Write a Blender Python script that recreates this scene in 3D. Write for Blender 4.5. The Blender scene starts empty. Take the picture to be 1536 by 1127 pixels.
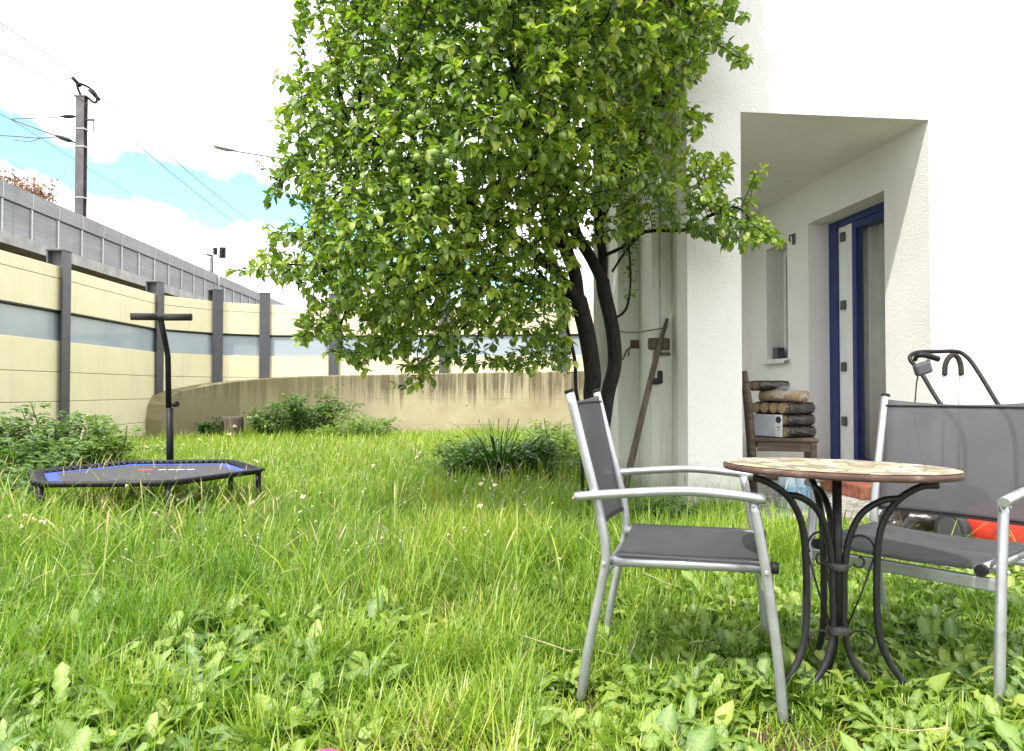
import bpy, bmesh, math, random
import numpy as np
from mathutils import Vector, Matrix
R = math.radians
SC = bpy.context.scene
COL = SC.collection
random.seed(7)
RNG = np.random.default_rng(11)

# ------------------------------------------------------------------ camera
F, CX, CY, EYE = 1100.0, 768.0, 563.5, 0.88
PITCH = math.atan(21.5 / F)
cam_d = bpy.data.cameras.new('camera')
cam_d.sensor_width = 36.0
cam_d.lens = 36.0 * F / 1536.0
cam_d.clip_start = 0.05
cam_d.clip_end = 2000
cam = bpy.data.objects.new('camera', cam_d)
COL.objects.link(cam)
cam.location = (0, 0, EYE)
cam.rotation_euler = (R(90) + PITCH, 0, 0)
SC.camera = cam

# ------------------------------------------------------------------ light
SUN_EL, SUN_AZ = 59.0, 217.0            # azimuth clockwise from +Y (where the sun stands)
sd = Vector((math.sin(R(SUN_AZ)) * math.cos(R(SUN_EL)), math.cos(R(SUN_AZ)) * math.cos(R(SUN_EL)), math.sin(R(SUN_EL))))
sun_d = bpy.data.lights.new('sun', 'SUN')
sun_d.energy = 4.2
sun_d.angle = R(1.6)
sun_d.color = (1.0, 0.95, 0.86)
sun = bpy.data.objects.new('sun', sun_d)
COL.objects.link(sun)
sun.rotation_euler = (-sd).to_track_quat('-Z', 'Y').to_euler()
sun.location = (-6, -8, 14)

SC.view_settings.view_transform = 'Standard'
SC.view_settings.look = 'None'
SC.view_settings.exposure = 0.48
SC.view_settings.gamma = 1.0
SC.view_settings.use_curve_mapping = False
try:
    SC.cycles.use_denoising = True
    SC.cycles.max_bounces = 10
    SC.cycles.transparent_max_bounces = 16
    SC.cycles.diffuse_bounces = 6
    SC.cycles.transmission_bounces = 6
except Exception:
    pass

# ------------------------------------------------------------------ world
W = bpy.data.worlds.new('World')
SC.world = W
W.use_nodes = True
nt = W.node_tree
nt.nodes.clear()
def wn(t, **k):
    n = nt.nodes.new(t)
    for a, b in k.items():
        setattr(n, a, b)
    return n
def wm(op, a, b=None, c=None, clamp=False):
    n = wn('ShaderNodeMath', operation=op, use_clamp=clamp)
    for i, v in enumerate((a, b, c)):
        if v is None: continue
        if isinstance(v, (int, float)): n.inputs[i].default_value = v
        else: nt.links.new(v, n.inputs[i])
    return n.outputs[0]
sky = wn('ShaderNodeTexSky', sky_type='NISHITA')
sky.sun_disc = False
sky.sun_elevation = R(SUN_EL)
sky.sun_rotation = R(SUN_AZ)
sky.air_density = 1.0
sky.dust_density = 0.6
tc = wn('ShaderNodeTexCoord')
sx = wn('ShaderNodeSeparateXYZ')
nt.links.new(tc.outputs['Generated'], sx.inputs[0])
X_, Y_, Z_ = sx.outputs
ysafe = wm('MAXIMUM', Y_, 0.05)
az = wm('DIVIDE', X_, ysafe)
el = wm('DIVIDE', Z_, ysafe)
nz = wn('ShaderNodeTexNoise'); nz.inputs['Scale'].default_value = 7.0; nz.inputs['Detail'].default_value = 6.0; nz.inputs['Roughness'].default_value = 0.55
nt.links.new(tc.outputs['Generated'], nz.inputs['Vector'])
nzv = wm('SUBTRACT', nz.outputs['Fac'], 0.5)
# a long opening in the cloud cover, low on the left
line = wm('MULTIPLY_ADD', az, -0.30, 0.140)
dev = wm('ABSOLUTE', wm('ADD', wm('SUBTRACT', el, line), wm('MULTIPLY', nzv, 0.22)))
hole = wm('MULTIPLY_ADD', dev, -1 / 0.030, 1.95, clamp=True)
front = wm('GREATER_THAN', Y_, 0.05)
hole = wm('MULTIPLY', hole, front)
# scattered small holes everywhere
nz2 = wn('ShaderNodeTexNoise'); nz2.inputs['Scale'].default_value = 3.4; nz2.inputs['Detail'].default_value = 7.0; nz2.inputs['Roughness'].default_value = 0.6
mp = wn('ShaderNodeMapping'); mp.inputs['Scale'].default_value = (1, 1, 2.2); mp.inputs['Location'].default_value = (3.1, 1.7, 0.4)
nt.links.new(tc.outputs['Generated'], mp.inputs[0]); nt.links.new(mp.outputs[0], nz2.inputs['Vector'])
h2 = wm('MULTIPLY_ADD', nz2.outputs['Fac'], 7.0, -4.35, clamp=True)
hole = wm('MAXIMUM', hole, h2)
cl = wn('ShaderNodeMix', data_type='RGBA')
skyt = wn('ShaderNodeMix', data_type='RGBA', blend_type='MULTIPLY')
skyt.inputs[0].default_value = 1.0
nt.links.new(sky.outputs[0], skyt.inputs[6]); skyt.inputs[7].default_value = (1.55, 2.15, 1.70, 1)
nt.links.new(hole, cl.inputs[0])
cl.inputs[6].default_value = (13.0, 13.2, 13.4, 1)     # sunlit cloud
nt.links.new(skyt.outputs[2], cl.inputs[7])
bg = wn('ShaderNodeBackground'); bg.inputs['Strength'].default_value = 0.15
nt.links.new(cl.outputs[2], bg.inputs['Color'])
wo = wn('ShaderNodeOutputWorld')
nt.links.new(bg.outputs[0], wo.inputs[0])

# ------------------------------------------------------------------ helpers
cp, sp = math.cos(PITCH), math.sin(PITCH)
def P(x, y, d):
    """world point seen at photo pixel (x, y) at forward distance d"""
    a, b = (x - CX) / F, (CY - y) / F
    return Vector((d * a, d * (cp - b * sp), EYE + d * (sp + b * cp)))
def PX(x, d): return d * (x - CX) / F
def on_plane(x, y, zz):
    a, b = (x - CX) / F, (CY - y) / F
    d = (zz - EYE) / (sp + b * cp)
    return P(x, y, d)

def tag(o, label=None, cat=None, group=None, kind=None):
    if label: o['label'] = label
    if cat: o['category'] = cat
    if group: o['group'] = group
    if kind: o['kind'] = kind
    return o
def thing(name, label, cat, loc=(0, 0, 0), rz=0.0, group=None):
    o = bpy.data.objects.new(name, None)
    o.empty_display_size = 0.2
    COL.objects.link(o)
    o.location = loc
    o.rotation_euler = (0, 0, rz)
    return tag(o, label, cat, group)

class MB:
    def __init__(s):
        s.v, s.f, s.sm, s.mi = [], [], [], []
    def add(s, vs, fs, smooth=False, mi=0):
        b = len(s.v)
        s.v.extend([tuple(p) for p in vs])
        for f in fs:
            s.f.append(tuple(b + i for i in f)); s.sm.append(smooth); s.mi.append(mi)
        return s
    def box(s, c, size, rot=None, bev=0.0, mi=0):
        bm = bmesh.new()
        bmesh.ops.create_cube(bm, size=1.0)
        bmesh.ops.scale(bm, vec=size, verts=bm.verts)
        if bev > 0:
            bmesh.ops.bevel(bm, geom=list(bm.edges), offset=bev, segments=2, affect='EDGES', profile=0.5)
        M = Matrix.Translation(c)
        if rot is not None:
            M = M @ (rot.to_4x4() if not isinstance(rot, Matrix) or len(rot) == 3 else rot)
        bm.verts.ensure_lookup_table()
        for i, v in enumerate(bm.verts): v.index = i
        s.add([M @ v.co for v in bm.verts], [[v.index for v in f.verts] for f in bm.faces], False, mi)
        bm.free()
        return s
    def tube(s, pts, r, n=10, cap=True, mi=0, flat=1.0):
        pts = [Vector(p) for p in pts]
        rs = r if isinstance(r, (list, tuple)) else [r] * len(pts)
        T = []
        for i in range(len(pts)):
            a = pts[max(0, i - 1)]; b = pts[min(len(pts) - 1, i + 1)]
            t = (b - a); T.append(t.normalized() if t.length > 1e-9 else Vector((0, 0, 1)))
        up = Vector((0, 0, 1)) if abs(T[0].z) < 0.9 else Vector((1, 0, 0))
        nrm = (up - T[0] * up.dot(T[0])).normalized()
        vs, fs = [], []
        for i, p in enumerate(pts):
            nrm = (nrm - T[i] * nrm.dot(T[i]))
            nrm = nrm.normalized() if nrm.length > 1e-6 else T[i].orthogonal().normalized()
            bi = T[i].cross(nrm)
            for k in range(n):
                a = 2 * math.pi * k / n
                vs.append(p + (nrm * math.cos(a) * flat + bi * math.sin(a)) * rs[i])
        for i in range(len(pts) - 1):
            for k in range(n):
                k2 = (k + 1) % n
                fs.append((i * n + k, i * n + k2, (i + 1) * n + k2, (i + 1) * n + k))
        s.add(vs, fs, True, mi)
        if cap:
            b = len(s.v) - len(vs)
            m = (len(pts) - 1) * n
            s.f.append(tuple(b + k for k in reversed(range(n)))); s.sm.append(False); s.mi.append(mi)
            s.f.append(tuple(b + m + k for k in range(n))); s.sm.append(False); s.mi.append(mi)
        return s
    def lathe(s, prof, c=(0, 0, 0), n=24, mi=0, smooth=True, M=None):
        """prof: (radius, z) from bottom to top"""
        vs, fs = [], []
        c = Vector(c)
        for (r, z) in prof:
            for k in range(n):
                a = 2 * math.pi * k / n
                q = Vector((r * math.cos(a), r * math.sin(a), z))
                if M is not None: q = M @ q
                vs.append(c + q)
        for i in range(len(prof) - 1):
            for k in range(n):
                k2 = (k + 1) % n
                fs.append((i * n + k, i * n + k2, (i + 1) * n + k2, (i + 1) * n + k))
        s.add(vs, fs, smooth, mi)
        b = len(s.v) - len(vs)
        s.f.append(tuple(b + k for k in reversed(range(n)))); s.sm.append(False); s.mi.append(mi)
        m = (len(prof) - 1) * n
        s.f.append(tuple(b + m + k for k in range(n))); s.sm.append(False); s.mi.append(mi)
        return s
    def prism(s, poly, z0, z1, mi=0):
        n = len(poly)
        a = sum(poly[i][0] * poly[(i + 1) % n][1] - poly[(i + 1) % n][0] * poly[i][1] for i in range(n))
        if a < 0: poly = list(reversed(poly))
        vs = [(p[0], p[1], z0) for p in poly] + [(p[0], p[1], z1) for p in poly]
        fs = [tuple(reversed(range(n))), tuple(range(n, 2 * n))]
        for i in range(n):
            j = (i + 1) % n
            fs.append((i, j, n + j, n + i))
        return s.add(vs, fs, False, mi)
    def grid(s, fn, nu, nv, th=0.0, mi=0, smooth=True):
        """surface fn(u, v) with optional thickness along the normal"""
        pts = [[Vector(fn(i / nu, j / nv)) for j in range(nv + 1)] for i in range(nu + 1)]
        def sheet(off, flip):
            vs = []
            for i in range(nu + 1):
                for j in range(nv + 1):
                    p = pts[i][j]
                    if off:
                        a = pts[min(i + 1, nu)][j] - pts[max(i - 1, 0)][j]
                        b = pts[i][min(j + 1, nv)] - pts[i][max(j - 1, 0)]
                        nn = a.cross(b)
                        p = p - nn.normalized() * off
                    vs.append(p)
            fs = []
            for i in range(nu):
                for j in range(nv):
                    q = (i * (nv + 1) + j, (i + 1) * (nv + 1) + j, (i + 1) * (nv + 1) + j + 1, i * (nv + 1) + j + 1)
                    fs.append(tuple(reversed(q)) if flip else q)
            return vs, fs
        v0, f0 = sheet(0, False)
        s.add(v0, f0, smooth, mi)
        if th:
            v1, f1 = sheet(th, True)
            b0 = len(s.v) - len(v0)
            s.add(v1, f1, smooth, mi)
            b1 = b0 + len(v0)
            ring = [(i, 0) for i in range(nu + 1)] + [(nu, j) for j in range(1, nv + 1)] + [(i, nv) for i in range(nu - 1, -1, -1)] + [(0, j) for j in range(nv - 1, 0, -1)]
            idx = [i * (nv + 1) + j for i, j in ring]
            for k in range(len(idx)):
                a, b = idx[k], idx[(k + 1) % len(idx)]
                s.f.append((b0 + a, b1 + a, b1 + b, b0 + b)); s.sm.append(False); s.mi.append(mi)
        return s
    def build(s, name, m, parent=None):
        me = bpy.data.meshes.new(name)
        me.from_pydata(s.v, [], s.f)
        ms = m if isinstance(m, (list, tuple)) else [m]
        for q in ms: me.materials.append(q)
        me.polygons.foreach_set('use_smooth', s.sm)
        me.polygons.foreach_set('material_index', s.mi)
        me.update()
        o = bpy.data.objects.new(name, me)
        COL.objects.link(o)
        if parent is not None: o.parent = parent
        return o

def copy_tree(o, parent=None):
    c = o.copy(); COL.objects.link(c)
    if parent is not None: c.parent = parent
    for ch in list(o.children): copy_tree(ch, c)
    return c

def smooth_path(ctrl, n=6):
    """Catmull-Rom through the control points"""
    c = [Vector(p) for p in ctrl]
    c = [c[0] * 2 - c[1]] + c + [c[-1] * 2 - c[-2]]
    out = []
    for i in range(1, len(c) - 2):
        p0, p1, p2, p3 = c[i - 1], c[i], c[i + 1], c[i + 2]
        for k in range(n):
            t = k / n
            out.append(0.5 * ((2 * p1) + (p2 - p0) * t + (2 * p0 - 5 * p1 + 4 * p2 - p3) * t * t + (3 * p1 - p0 - 3 * p2 + p3) * t ** 3))
    out.append(c[-2])
    return out

# ------------------------------------------------------------------ materials
def newmat(name):
    m = bpy.data.materials.new(name); m.use_nodes = True
    m.node_tree.nodes.clear()
    return m
class NT:
    def __init__(s, m):
        s.t = m.node_tree
        s.out = s.t.nodes.new('ShaderNodeOutputMaterial')
        s._tc = None
    def n(s, t, **k):
        q = s.t.nodes.new(t)
        for a, b in k.items(): setattr(q, a, b)
        return q
    def link(s, a, b): s.t.links.new(a, b)
    def tc(s, which='Object'):
        if s._tc is None: s._tc = s.n('ShaderNodeTexCoord')
        return s._tc.outputs[which]
    def geo(s): return s.n('ShaderNodeNewGeometry').outputs['Position']
    def mapping(s, vec, scale=(1, 1, 1), loc=(0, 0, 0), rot=(0, 0, 0)):
        q = s.n('ShaderNodeMapping')
        q.inputs['Scale'].default_value = scale; q.inputs['Location'].default_value = loc; q.inputs['Rotation'].default_value = rot
        s.link(vec, q.inputs[0]); return q.outputs[0]
    def noise(s, vec, scale, detail=4, rough=0.55, dist=0.0):
        q = s.n('ShaderNodeTexNoise')
        q.inputs['Scale'].default_value = scale; q.inputs['Detail'].default_value = detail
        q.inputs['Roughness'].default_value = rough; q.inputs['Distortion'].default_value = dist
        s.link(vec, q.inputs['Vector']); return q.outputs['Fac']
    def vor(s, vec, scale, feature='F1', out='Distance', rnd=1.0):
        q = s.n('ShaderNodeTexVoronoi', feature=feature)
        q.inputs['Scale'].default_value = scale; q.inputs['Randomness'].default_value = rnd
        s.link(vec, q.inputs['Vector']); return q.outputs[out]
    def ramp(s, fac, stops, interp='LINEAR'):
        q = s.n('ShaderNodeValToRGB')
        q.color_ramp.interpolation = interp
        e = q.color_ramp.elements
        while len(e) < len(stops): e.new(0.5)
        for i, (p, c) in enumerate(stops):
            e[i].position = p
            e[i].color = (c, c, c, 1) if isinstance(c, (int, float)) else (*c, 1)
        s.link(fac, q.inputs[0]); return q.outputs[0]
    def mix(s, fac, a, b, blend='MIX'):
        q = s.n('ShaderNodeMix', data_type='RGBA', blend_type=blend)
        for sock, v in ((q.inputs[0], fac), (q.inputs[6], a), (q.inputs[7], b)):
            if isinstance(v, (int, float)): sock.default_value = v
            elif isinstance(v, tuple): sock.default_value = (*v, 1) if len(v) == 3 else v
            else: s.link(v, sock)
        return q.outputs[2]
    def math(s, op, a, b=None, clamp=False):
        q = s.n('ShaderNodeMath', operation=op, use_clamp=clamp)
        for i, v in enumerate((a, b)):
            if v is None: continue
            if isinstance(v, (int, float)): q.inputs[i].default_value = v
            else: s.link(v, q.inputs[i])
        return q.outputs[0]
    def attr(s, name):
        q = s.n('ShaderNodeAttribute'); q.attribute_name = name; return q.outputs['Fac']
    def bump(s, h, strength=0.3, dist=0.01):
        q = s.n('ShaderNodeBump'); q.inputs['Strength'].default_value = strength; q.inputs['Distance'].default_value = dist
        s.link(h, q.inputs['Height']); return q.outputs[0]
    def pbsdf(s, col, rough=0.6, metal=0.0, normal=None, spec=0.5):
        q = s.n('ShaderNodeBsdfPrincipled')
        for key, v in (('Base Color', col), ('Roughness', rough), ('Metallic', metal), ('Specular IOR Level', spec)):
            if isinstance(v, (int, float)): q.inputs[key].default_value = v
            elif isinstance(v, tuple): q.inputs[key].default_value = (*v, 1)
            else: s.link(v, q.inputs[key])
        if normal is not None: s.link(normal, q.inputs['Normal'])
        return q
    def finish(s, sh): s.link(sh.outputs[0] if hasattr(sh, 'outputs') else sh, s.out.inputs[0])

def simple(name, col, rough=0.5, metal=0.0, var=0.12, scale=25, bump=0.0, bscale=120, spec=0.5):
    m = newmat(name); t = NT(m)
    v = t.tc('Object')
    nn = t.noise(v, scale, 5)
    dark = tuple(c * (1 - var * 1.6) for c in col); lite = tuple(min(1, c * (1 + var)) for c in col)
    c = t.ramp(nn, [(0.3, dark), (0.7, lite)])
    rr = t.ramp(t.noise(v, scale * 0.6, 3), [(0.3, max(0.02, rough - 0.08)), (0.7, min(1, rough + 0.1))])
    nrm = t.bump(t.noise(v, bscale, 3), bump, 0.004) if bump else None
    t.finish(t.pbsdf(c, rr, metal, nrm, spec))
    return m

def foliage(name, c0, c1, c2, trans=0.35, rough=0.45, rib=0.0, spec=0.4, tcol=(1.0, 1.25, 0.45)):
    m = newmat(name); t = NT(m)
    a = t.attr('tint')
    c = t.ramp(a, [(0.0, c0), (0.5, c1), (1.0, c2)])
    if rib:
        c = t.mix(t.math('MULTIPLY', t.attr('rib'), rib), c, (0.42, 0.52, 0.2))
    nb_ = t.bump(t.noise(t.geo(), 140, 3), 0.5, 0.006) if rib else None
    pb = t.pbsdf(c, rough, 0, nb_, spec)
    tr = t.n('ShaderNodeBsdfTranslucent')
    t.link(t.mix(1.0, c, tcol, 'MULTIPLY'), tr.inputs[0])
    mx = t.n('ShaderNodeMixShader'); mx.inputs[0].default_value = trans
    t.link(pb.outputs[0], mx.inputs[1]); t.link(tr.outputs[0], mx.inputs[2])
    t.finish(mx)
    return m

def make_stucco():
    m = newmat('stucco'); t = NT(m)
    p = t.geo()
    n1 = t.noise(p, 170, 4, 0.65)
    n2 = t.noise(p, 75, 3, 0.6)
    n3 = t.noise(p, 1.3, 4, 0.6)
    h = t.math('ADD', t.math('MULTIPLY', n1, 0.5), t.math('MULTIPLY', n2, 0.8))
    nrm = t.bump(h, 0.8, 0.008)
    base = t.ramp(n3, [(0.3, (0.70, 0.69, 0.67)), (0.65, (0.77, 0.76, 0.745))])
    speck = t.ramp(t.noise(t.mapping(p, (1, 1, 1.6)), 42, 3, 0.7), [(0.665, 0.0), (0.74, 1.0)])
    base = t.mix(t.math('MULTIPLY', speck, 0.8), base, (0.16, 0.15, 0.135))
    # algae and splash dirt near the ground
    sz = t.n('ShaderNodeSeparateXYZ'); t.link(p, sz.inputs[0])
    zz = t.math('ADD', sz.outputs[2], t.math('MULTIPLY', t.noise(p, 6, 5, 0.65), 0.5))
    dirt = t.ramp(zz, [(0.30, 1.0), (0.62, 0.0)])
    base = t.mix(t.math('MULTIPLY', dirt, 0.75), base, (0.36, 0.33, 0.25))
    # greenish streaks on the stepped part
    st = t.ramp(t.noise(t.mapping(p, (9, 9, 0.5)), 1.0, 4, 0.6), [(0.52, 0.0), (0.75, 1.0)])
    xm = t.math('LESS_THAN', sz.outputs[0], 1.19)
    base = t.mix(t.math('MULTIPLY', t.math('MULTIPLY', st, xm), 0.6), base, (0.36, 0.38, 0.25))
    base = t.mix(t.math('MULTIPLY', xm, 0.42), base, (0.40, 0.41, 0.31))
    t.finish(t.pbsdf(base, 0.9, 0, nrm, 0.2))
    return m
STUCCO = make_stucco()

def make_cream():
    m = newmat('cream_board'); t = NT(m)
    p = t.geo()
    n = t.noise(p, 2.2, 4)
    c = t.ramp(n, [(0.3, (0.70, 0.63, 0.43)), (0.7, (0.76, 0.69, 0.48))])
    st = t.ramp(t.noise(t.mapping(p, (14, 14, 0.8)), 1, 4), [(0.55, 0.0), (0.8, 1.0)])
    c = t.mix(t.math('MULTIPLY', st, 0.34), c, (0.44, 0.38, 0.26))
    w = t.noise(t.mapping(p, (60, 60, 3)), 1.0, 2)
    t.finish(t.pbsdf(c, 0.62, 0, t.bump(w, 0.15, 0.004), 0.3))
    return m
def make_band():
    m = newmat('blue_grey_band'); t = NT(m)
    p = t.geo()
    c = t.ramp(t.noise(p, 1.5, 3), [(0.3, (0.30, 0.345, 0.40)), (0.7, (0.36, 0.405, 0.46))])
    q = t.pbsdf(c, 0.12, 0, None, 0.6)
    t.finish(q)
    return m
def make_retaining():
    m = newmat('stained_concrete'); t = NT(m)
    p = t.geo()
    sz = t.n('ShaderNodeSeparateXYZ'); t.link(p, sz.inputs[0])
    n = t.noise(p, 1.6, 5, 0.6)
    c = t.ramp(n, [(0.3, (0.35, 0.295, 0.185)), (0.55, (0.44, 0.385, 0.255)), (0.75, (0.52, 0.465, 0.335))])
    left = t.ramp(sz.outputs[0], [(0.0, 1.0), (1.0, 0.0)])
    # vertical run-off streaks, strongest under the coping
    s1 = t.noise(t.mapping(p, (8, 8, 0.35)), 1.0, 5, 0.7)
    top = t.ramp(t.math('ADD', sz.outputs[2], t.math('MULTIPLY', t.math('SUBTRACT', s1, 0.5), 1.3)), [(0.66, 0.0), (1.20, 1.0)])
    stv = t.math('MULTIPLY', t.ramp(s1, [(0.36, 0.0), (0.55, 1.0)]), top)
    c = t.mix(t.math('MULTIPLY', stv, 0.92), c, (0.115, 0.095, 0.06))
    # darker algae grown stretch on the bend
    al = t.ramp(t.math('ADD', sz.outputs[0], t.math('MULTIPLY', t.noise(p, 2.0, 4), 1.6)), [(0.0, 0.0), (1.0, 1.0)])
    mr = t.n('ShaderNodeMapRange'); mr.inputs[1].default_value = -3.4; mr.inputs[2].default_value = -1.6; mr.inputs[3].default_value = 0.72; mr.inputs[4].default_value = 0.0
    t.link(t.math('ADD', sz.outputs[0], t.math('MULTIPLY', t.noise(p, 2.0, 4), 0.9)), mr.inputs[0])
    c = t.mix(mr.outputs[0], c, (0.165, 0.150, 0.080))
    # form-board lines and tie holes
    ln = t.math('ABSOLUTE', t.math('SUBTRACT', t.math('FRACT', t.math('MULTIPLY', sz.outputs[2], 2.1)), 0.5))
    lf = t.math('MULTIPLY', t.ramp(ln, [(0.0, 1.0), (0.022, 0.0)]), t.ramp(t.noise(p, 3, 3), [(0.42, 0.0), (0.6, 1.0)]))
    c = t.mix(t.math('MULTIPLY', lf, 0.6), c, (0.16, 0.13, 0.08))
    sp_ = t.ramp(t.vor(p, 3.3), [(0.05, 1.0), (0.085, 0.0)])
    c = t.mix(t.math('MULTIPLY', sp_, 0.8), c, (0.10, 0.08, 0.055))
    nrm = t.bump(t.noise(p, 30, 5, 0.7), 0.4, 0.02)
    t.finish(t.pbsdf(c, 0.88, 0, nrm, 0.2))
    return m
def make_fabric():
    m = newmat('mesh_fabric'); t = NT(m)
    v = t.tc('Object')
    w1 = t.n('ShaderNodeTexWave', wave_type='BANDS', bands_direction='DIAGONAL'); w1.inputs['Scale'].default_value = 160
    t.link(v, w1.inputs[0])
    c = t.ramp(t.noise(v, 9, 4), [(0.3, (0.072, 0.072, 0.083)), (0.7, (0.102, 0.102, 0.115))])
    c = t.mix(t.math('MULTIPLY', w1.outputs['Fac'], 0.25), c, (0.05, 0.05, 0.058))
    pb = t.pbsdf(c, 0.55, 0, t.bump(w1.outputs['Fac'], 0.2, 0.002), 0.45)
    tl = t.n('ShaderNodeBsdfTranslucent'); tl.inputs[0].default_value = (0.20, 0.20, 0.22, 1)
    m1 = t.n('ShaderNodeMixShader'); m1.inputs[0].default_value = 0.25
    t.link(pb.outputs[0], m1.inputs[1]); t.link(tl.outputs[0], m1.inputs[2])
    tr = t.n('ShaderNodeBsdfTransparent')
    m2 = t.n('ShaderNodeMixShader'); m2.inputs[0].default_value = 0.19
    t.link(m1.outputs[0], m2.inputs[1]); t.link(tr.outputs[0], m2.inputs[2])
    t.finish(m2)
    return m
def make_mosaic():
    m = newmat('stone_mosaic'); t = NT(m)
    v = t.tc('Object')
    d1 = t.vor(v, 17, 'DISTANCE_TO_EDGE')
    cc = t.vor(v, 17, 'F1', 'Color')
    sp_ = t.n('ShaderNodeSeparateColor'); t.link(cc, sp_.inputs[0])
    c = t.ramp(sp_.outputs[0], [(0.0, (0.17, 0.14, 0.095)), (0.20, (0.44, 0.40, 0.29)), (0.45, (0.46, 0.39, 0.20)), (0.60, (0.52, 0.50, 0.43)), (0.88, (0.24, 0.18, 0.12))], 'CONSTANT')
    c = t.mix(t.math('MULTIPLY', t.noise(v, 30, 4), 0.4), c, (0.36, 0.30, 0.19))
    g = t.ramp(d1, [(0.05, 1.0), (0.09, 0.0)])
    c = t.mix(g, c, (0.17, 0.145, 0.105))
    st = t.ramp(t.noise(v, 6, 5, 0.65), [(0.50, 0.0), (0.66, 1.0)])
    c = t.mix(t.math('MULTIPLY', st, 0.6), c, (0.15, 0.12, 0.075))
    t.finish(t.pbsdf(c, 0.5, 0, t.bump(t.ramp(d1, [(0.0, 0.0), (0.1, 1.0)]), 0.4, 0.004), 0.4))
    return m
def make_bark():
    m = newmat('bark'); t = NT(m)
    p = t.tc('Object')
    n = t.noise(t.mapping(p, (1, 1, 0.35)), 38, 5, 0.65)
    c = t.ramp(n, [(0.3, (0.008, 0.007, 0.006)), (0.6, (0.022, 0.019, 0.017)), (0.8, (0.055, 0.048, 0.041))])
    t.finish(t.pbsdf(c, 0.9, 0, t.bump(n, 0.8, 0.012), 0.2))
    return m
def make_wood(name, c0, c1, c2, sc=(3, 40, 40), rough=0.65):
    m = newmat(name); t = NT(m)
    v = t.tc('Object')
    n = t.noise(t.mapping(v, sc), 1.0, 5, 0.6, 0.4)
    c = t.ramp(n, [(0.3, c0), (0.55, c1), (0.75, c2)])
    t.finish(t.pbsdf(c, rough, 0, t.bump(n, 0.3, 0.004), 0.3))
    return m
def make_ground():
    m = newmat('lawn_soil'); t = NT(m)
    p = t.geo()
    n = t.noise(p, 4.5, 6, 0.65)
    c = t.ramp(n, [(0.32, (0.045, 0.032, 0.016)), (0.48, (0.085, 0.070, 0.030)), (0.62, (0.065, 0.085, 0.022)), (0.8, (0.12, 0.105, 0.045))])
    c = t.mix(t.ramp(t.noise(p, 60, 4), [(0.4, 0.0), (0.7, 0.5)]), c, (0.11, 0.085, 0.045))
    t.finish(t.pbsdf(c, 0.95, 0, t.bump(t.noise(p, 40, 5, 0.7), 0.8, 0.03), 0.1))
    return m
def make_gravel():
    m = newmat('gravel_paving'); t = NT(m)
    p = t.geo()
    cc = t.vor(p, 38, 'F1', 'Color')
    sp_ = t.n('ShaderNodeSeparateColor'); t.link(cc, sp_.inputs[0])
    c = t.ramp(sp_.outputs[0], [(0.0, (0.26, 0.245, 0.225)), (0.5, (0.38, 0.36, 0.335)), (1.0, (0.50, 0.48, 0.45))])
    c = t.mix(t.ramp(t.noise(p, 7, 5), [(0.42, 0.0), (0.65, 0.75)]), c, (0.13, 0.11, 0.08))
    t.finish(t.pbsdf(c, 0.9, 0, t.bump(t.vor(p, 38), 0.8, 0.02), 0.2))
    return m
def make_panel():
    m = newmat('ribbed_grey_panel'); t = NT(m)
    p = t.geo()
    sz = t.n('ShaderNodeSeparateXYZ'); t.link(p, sz.inputs[0])
    fr = t.math('FRACT', t.math('MULTIPLY', sz.outputs[2], 5.0))
    g = t.ramp(fr, [(0.0, 0.0), (0.08, 1.0), (0.92, 1.0), (1.0, 0.0)])
    c = t.ramp(t.noise(t.mapping(p, (2, 0.35, 2)), 1.0, 5), [(0.3, (0.215, 0.215, 0.23)), (0.7, (0.29, 0.29, 0.305))])
    st = t.ramp(t.noise(t.mapping(p, (1, 2.5, 0.15)), 1.0, 5, 0.65), [(0.5, 0.0), (0.75, 1.0)])
    c = t.mix(t.math('MULTIPLY', st, 0.4), c, (0.13, 0.125, 0.12))
    t.finish(t.pbsdf(c, 0.7, 0, t.bump(g, 0.5, 0.02), 0.3))
    return m

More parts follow.
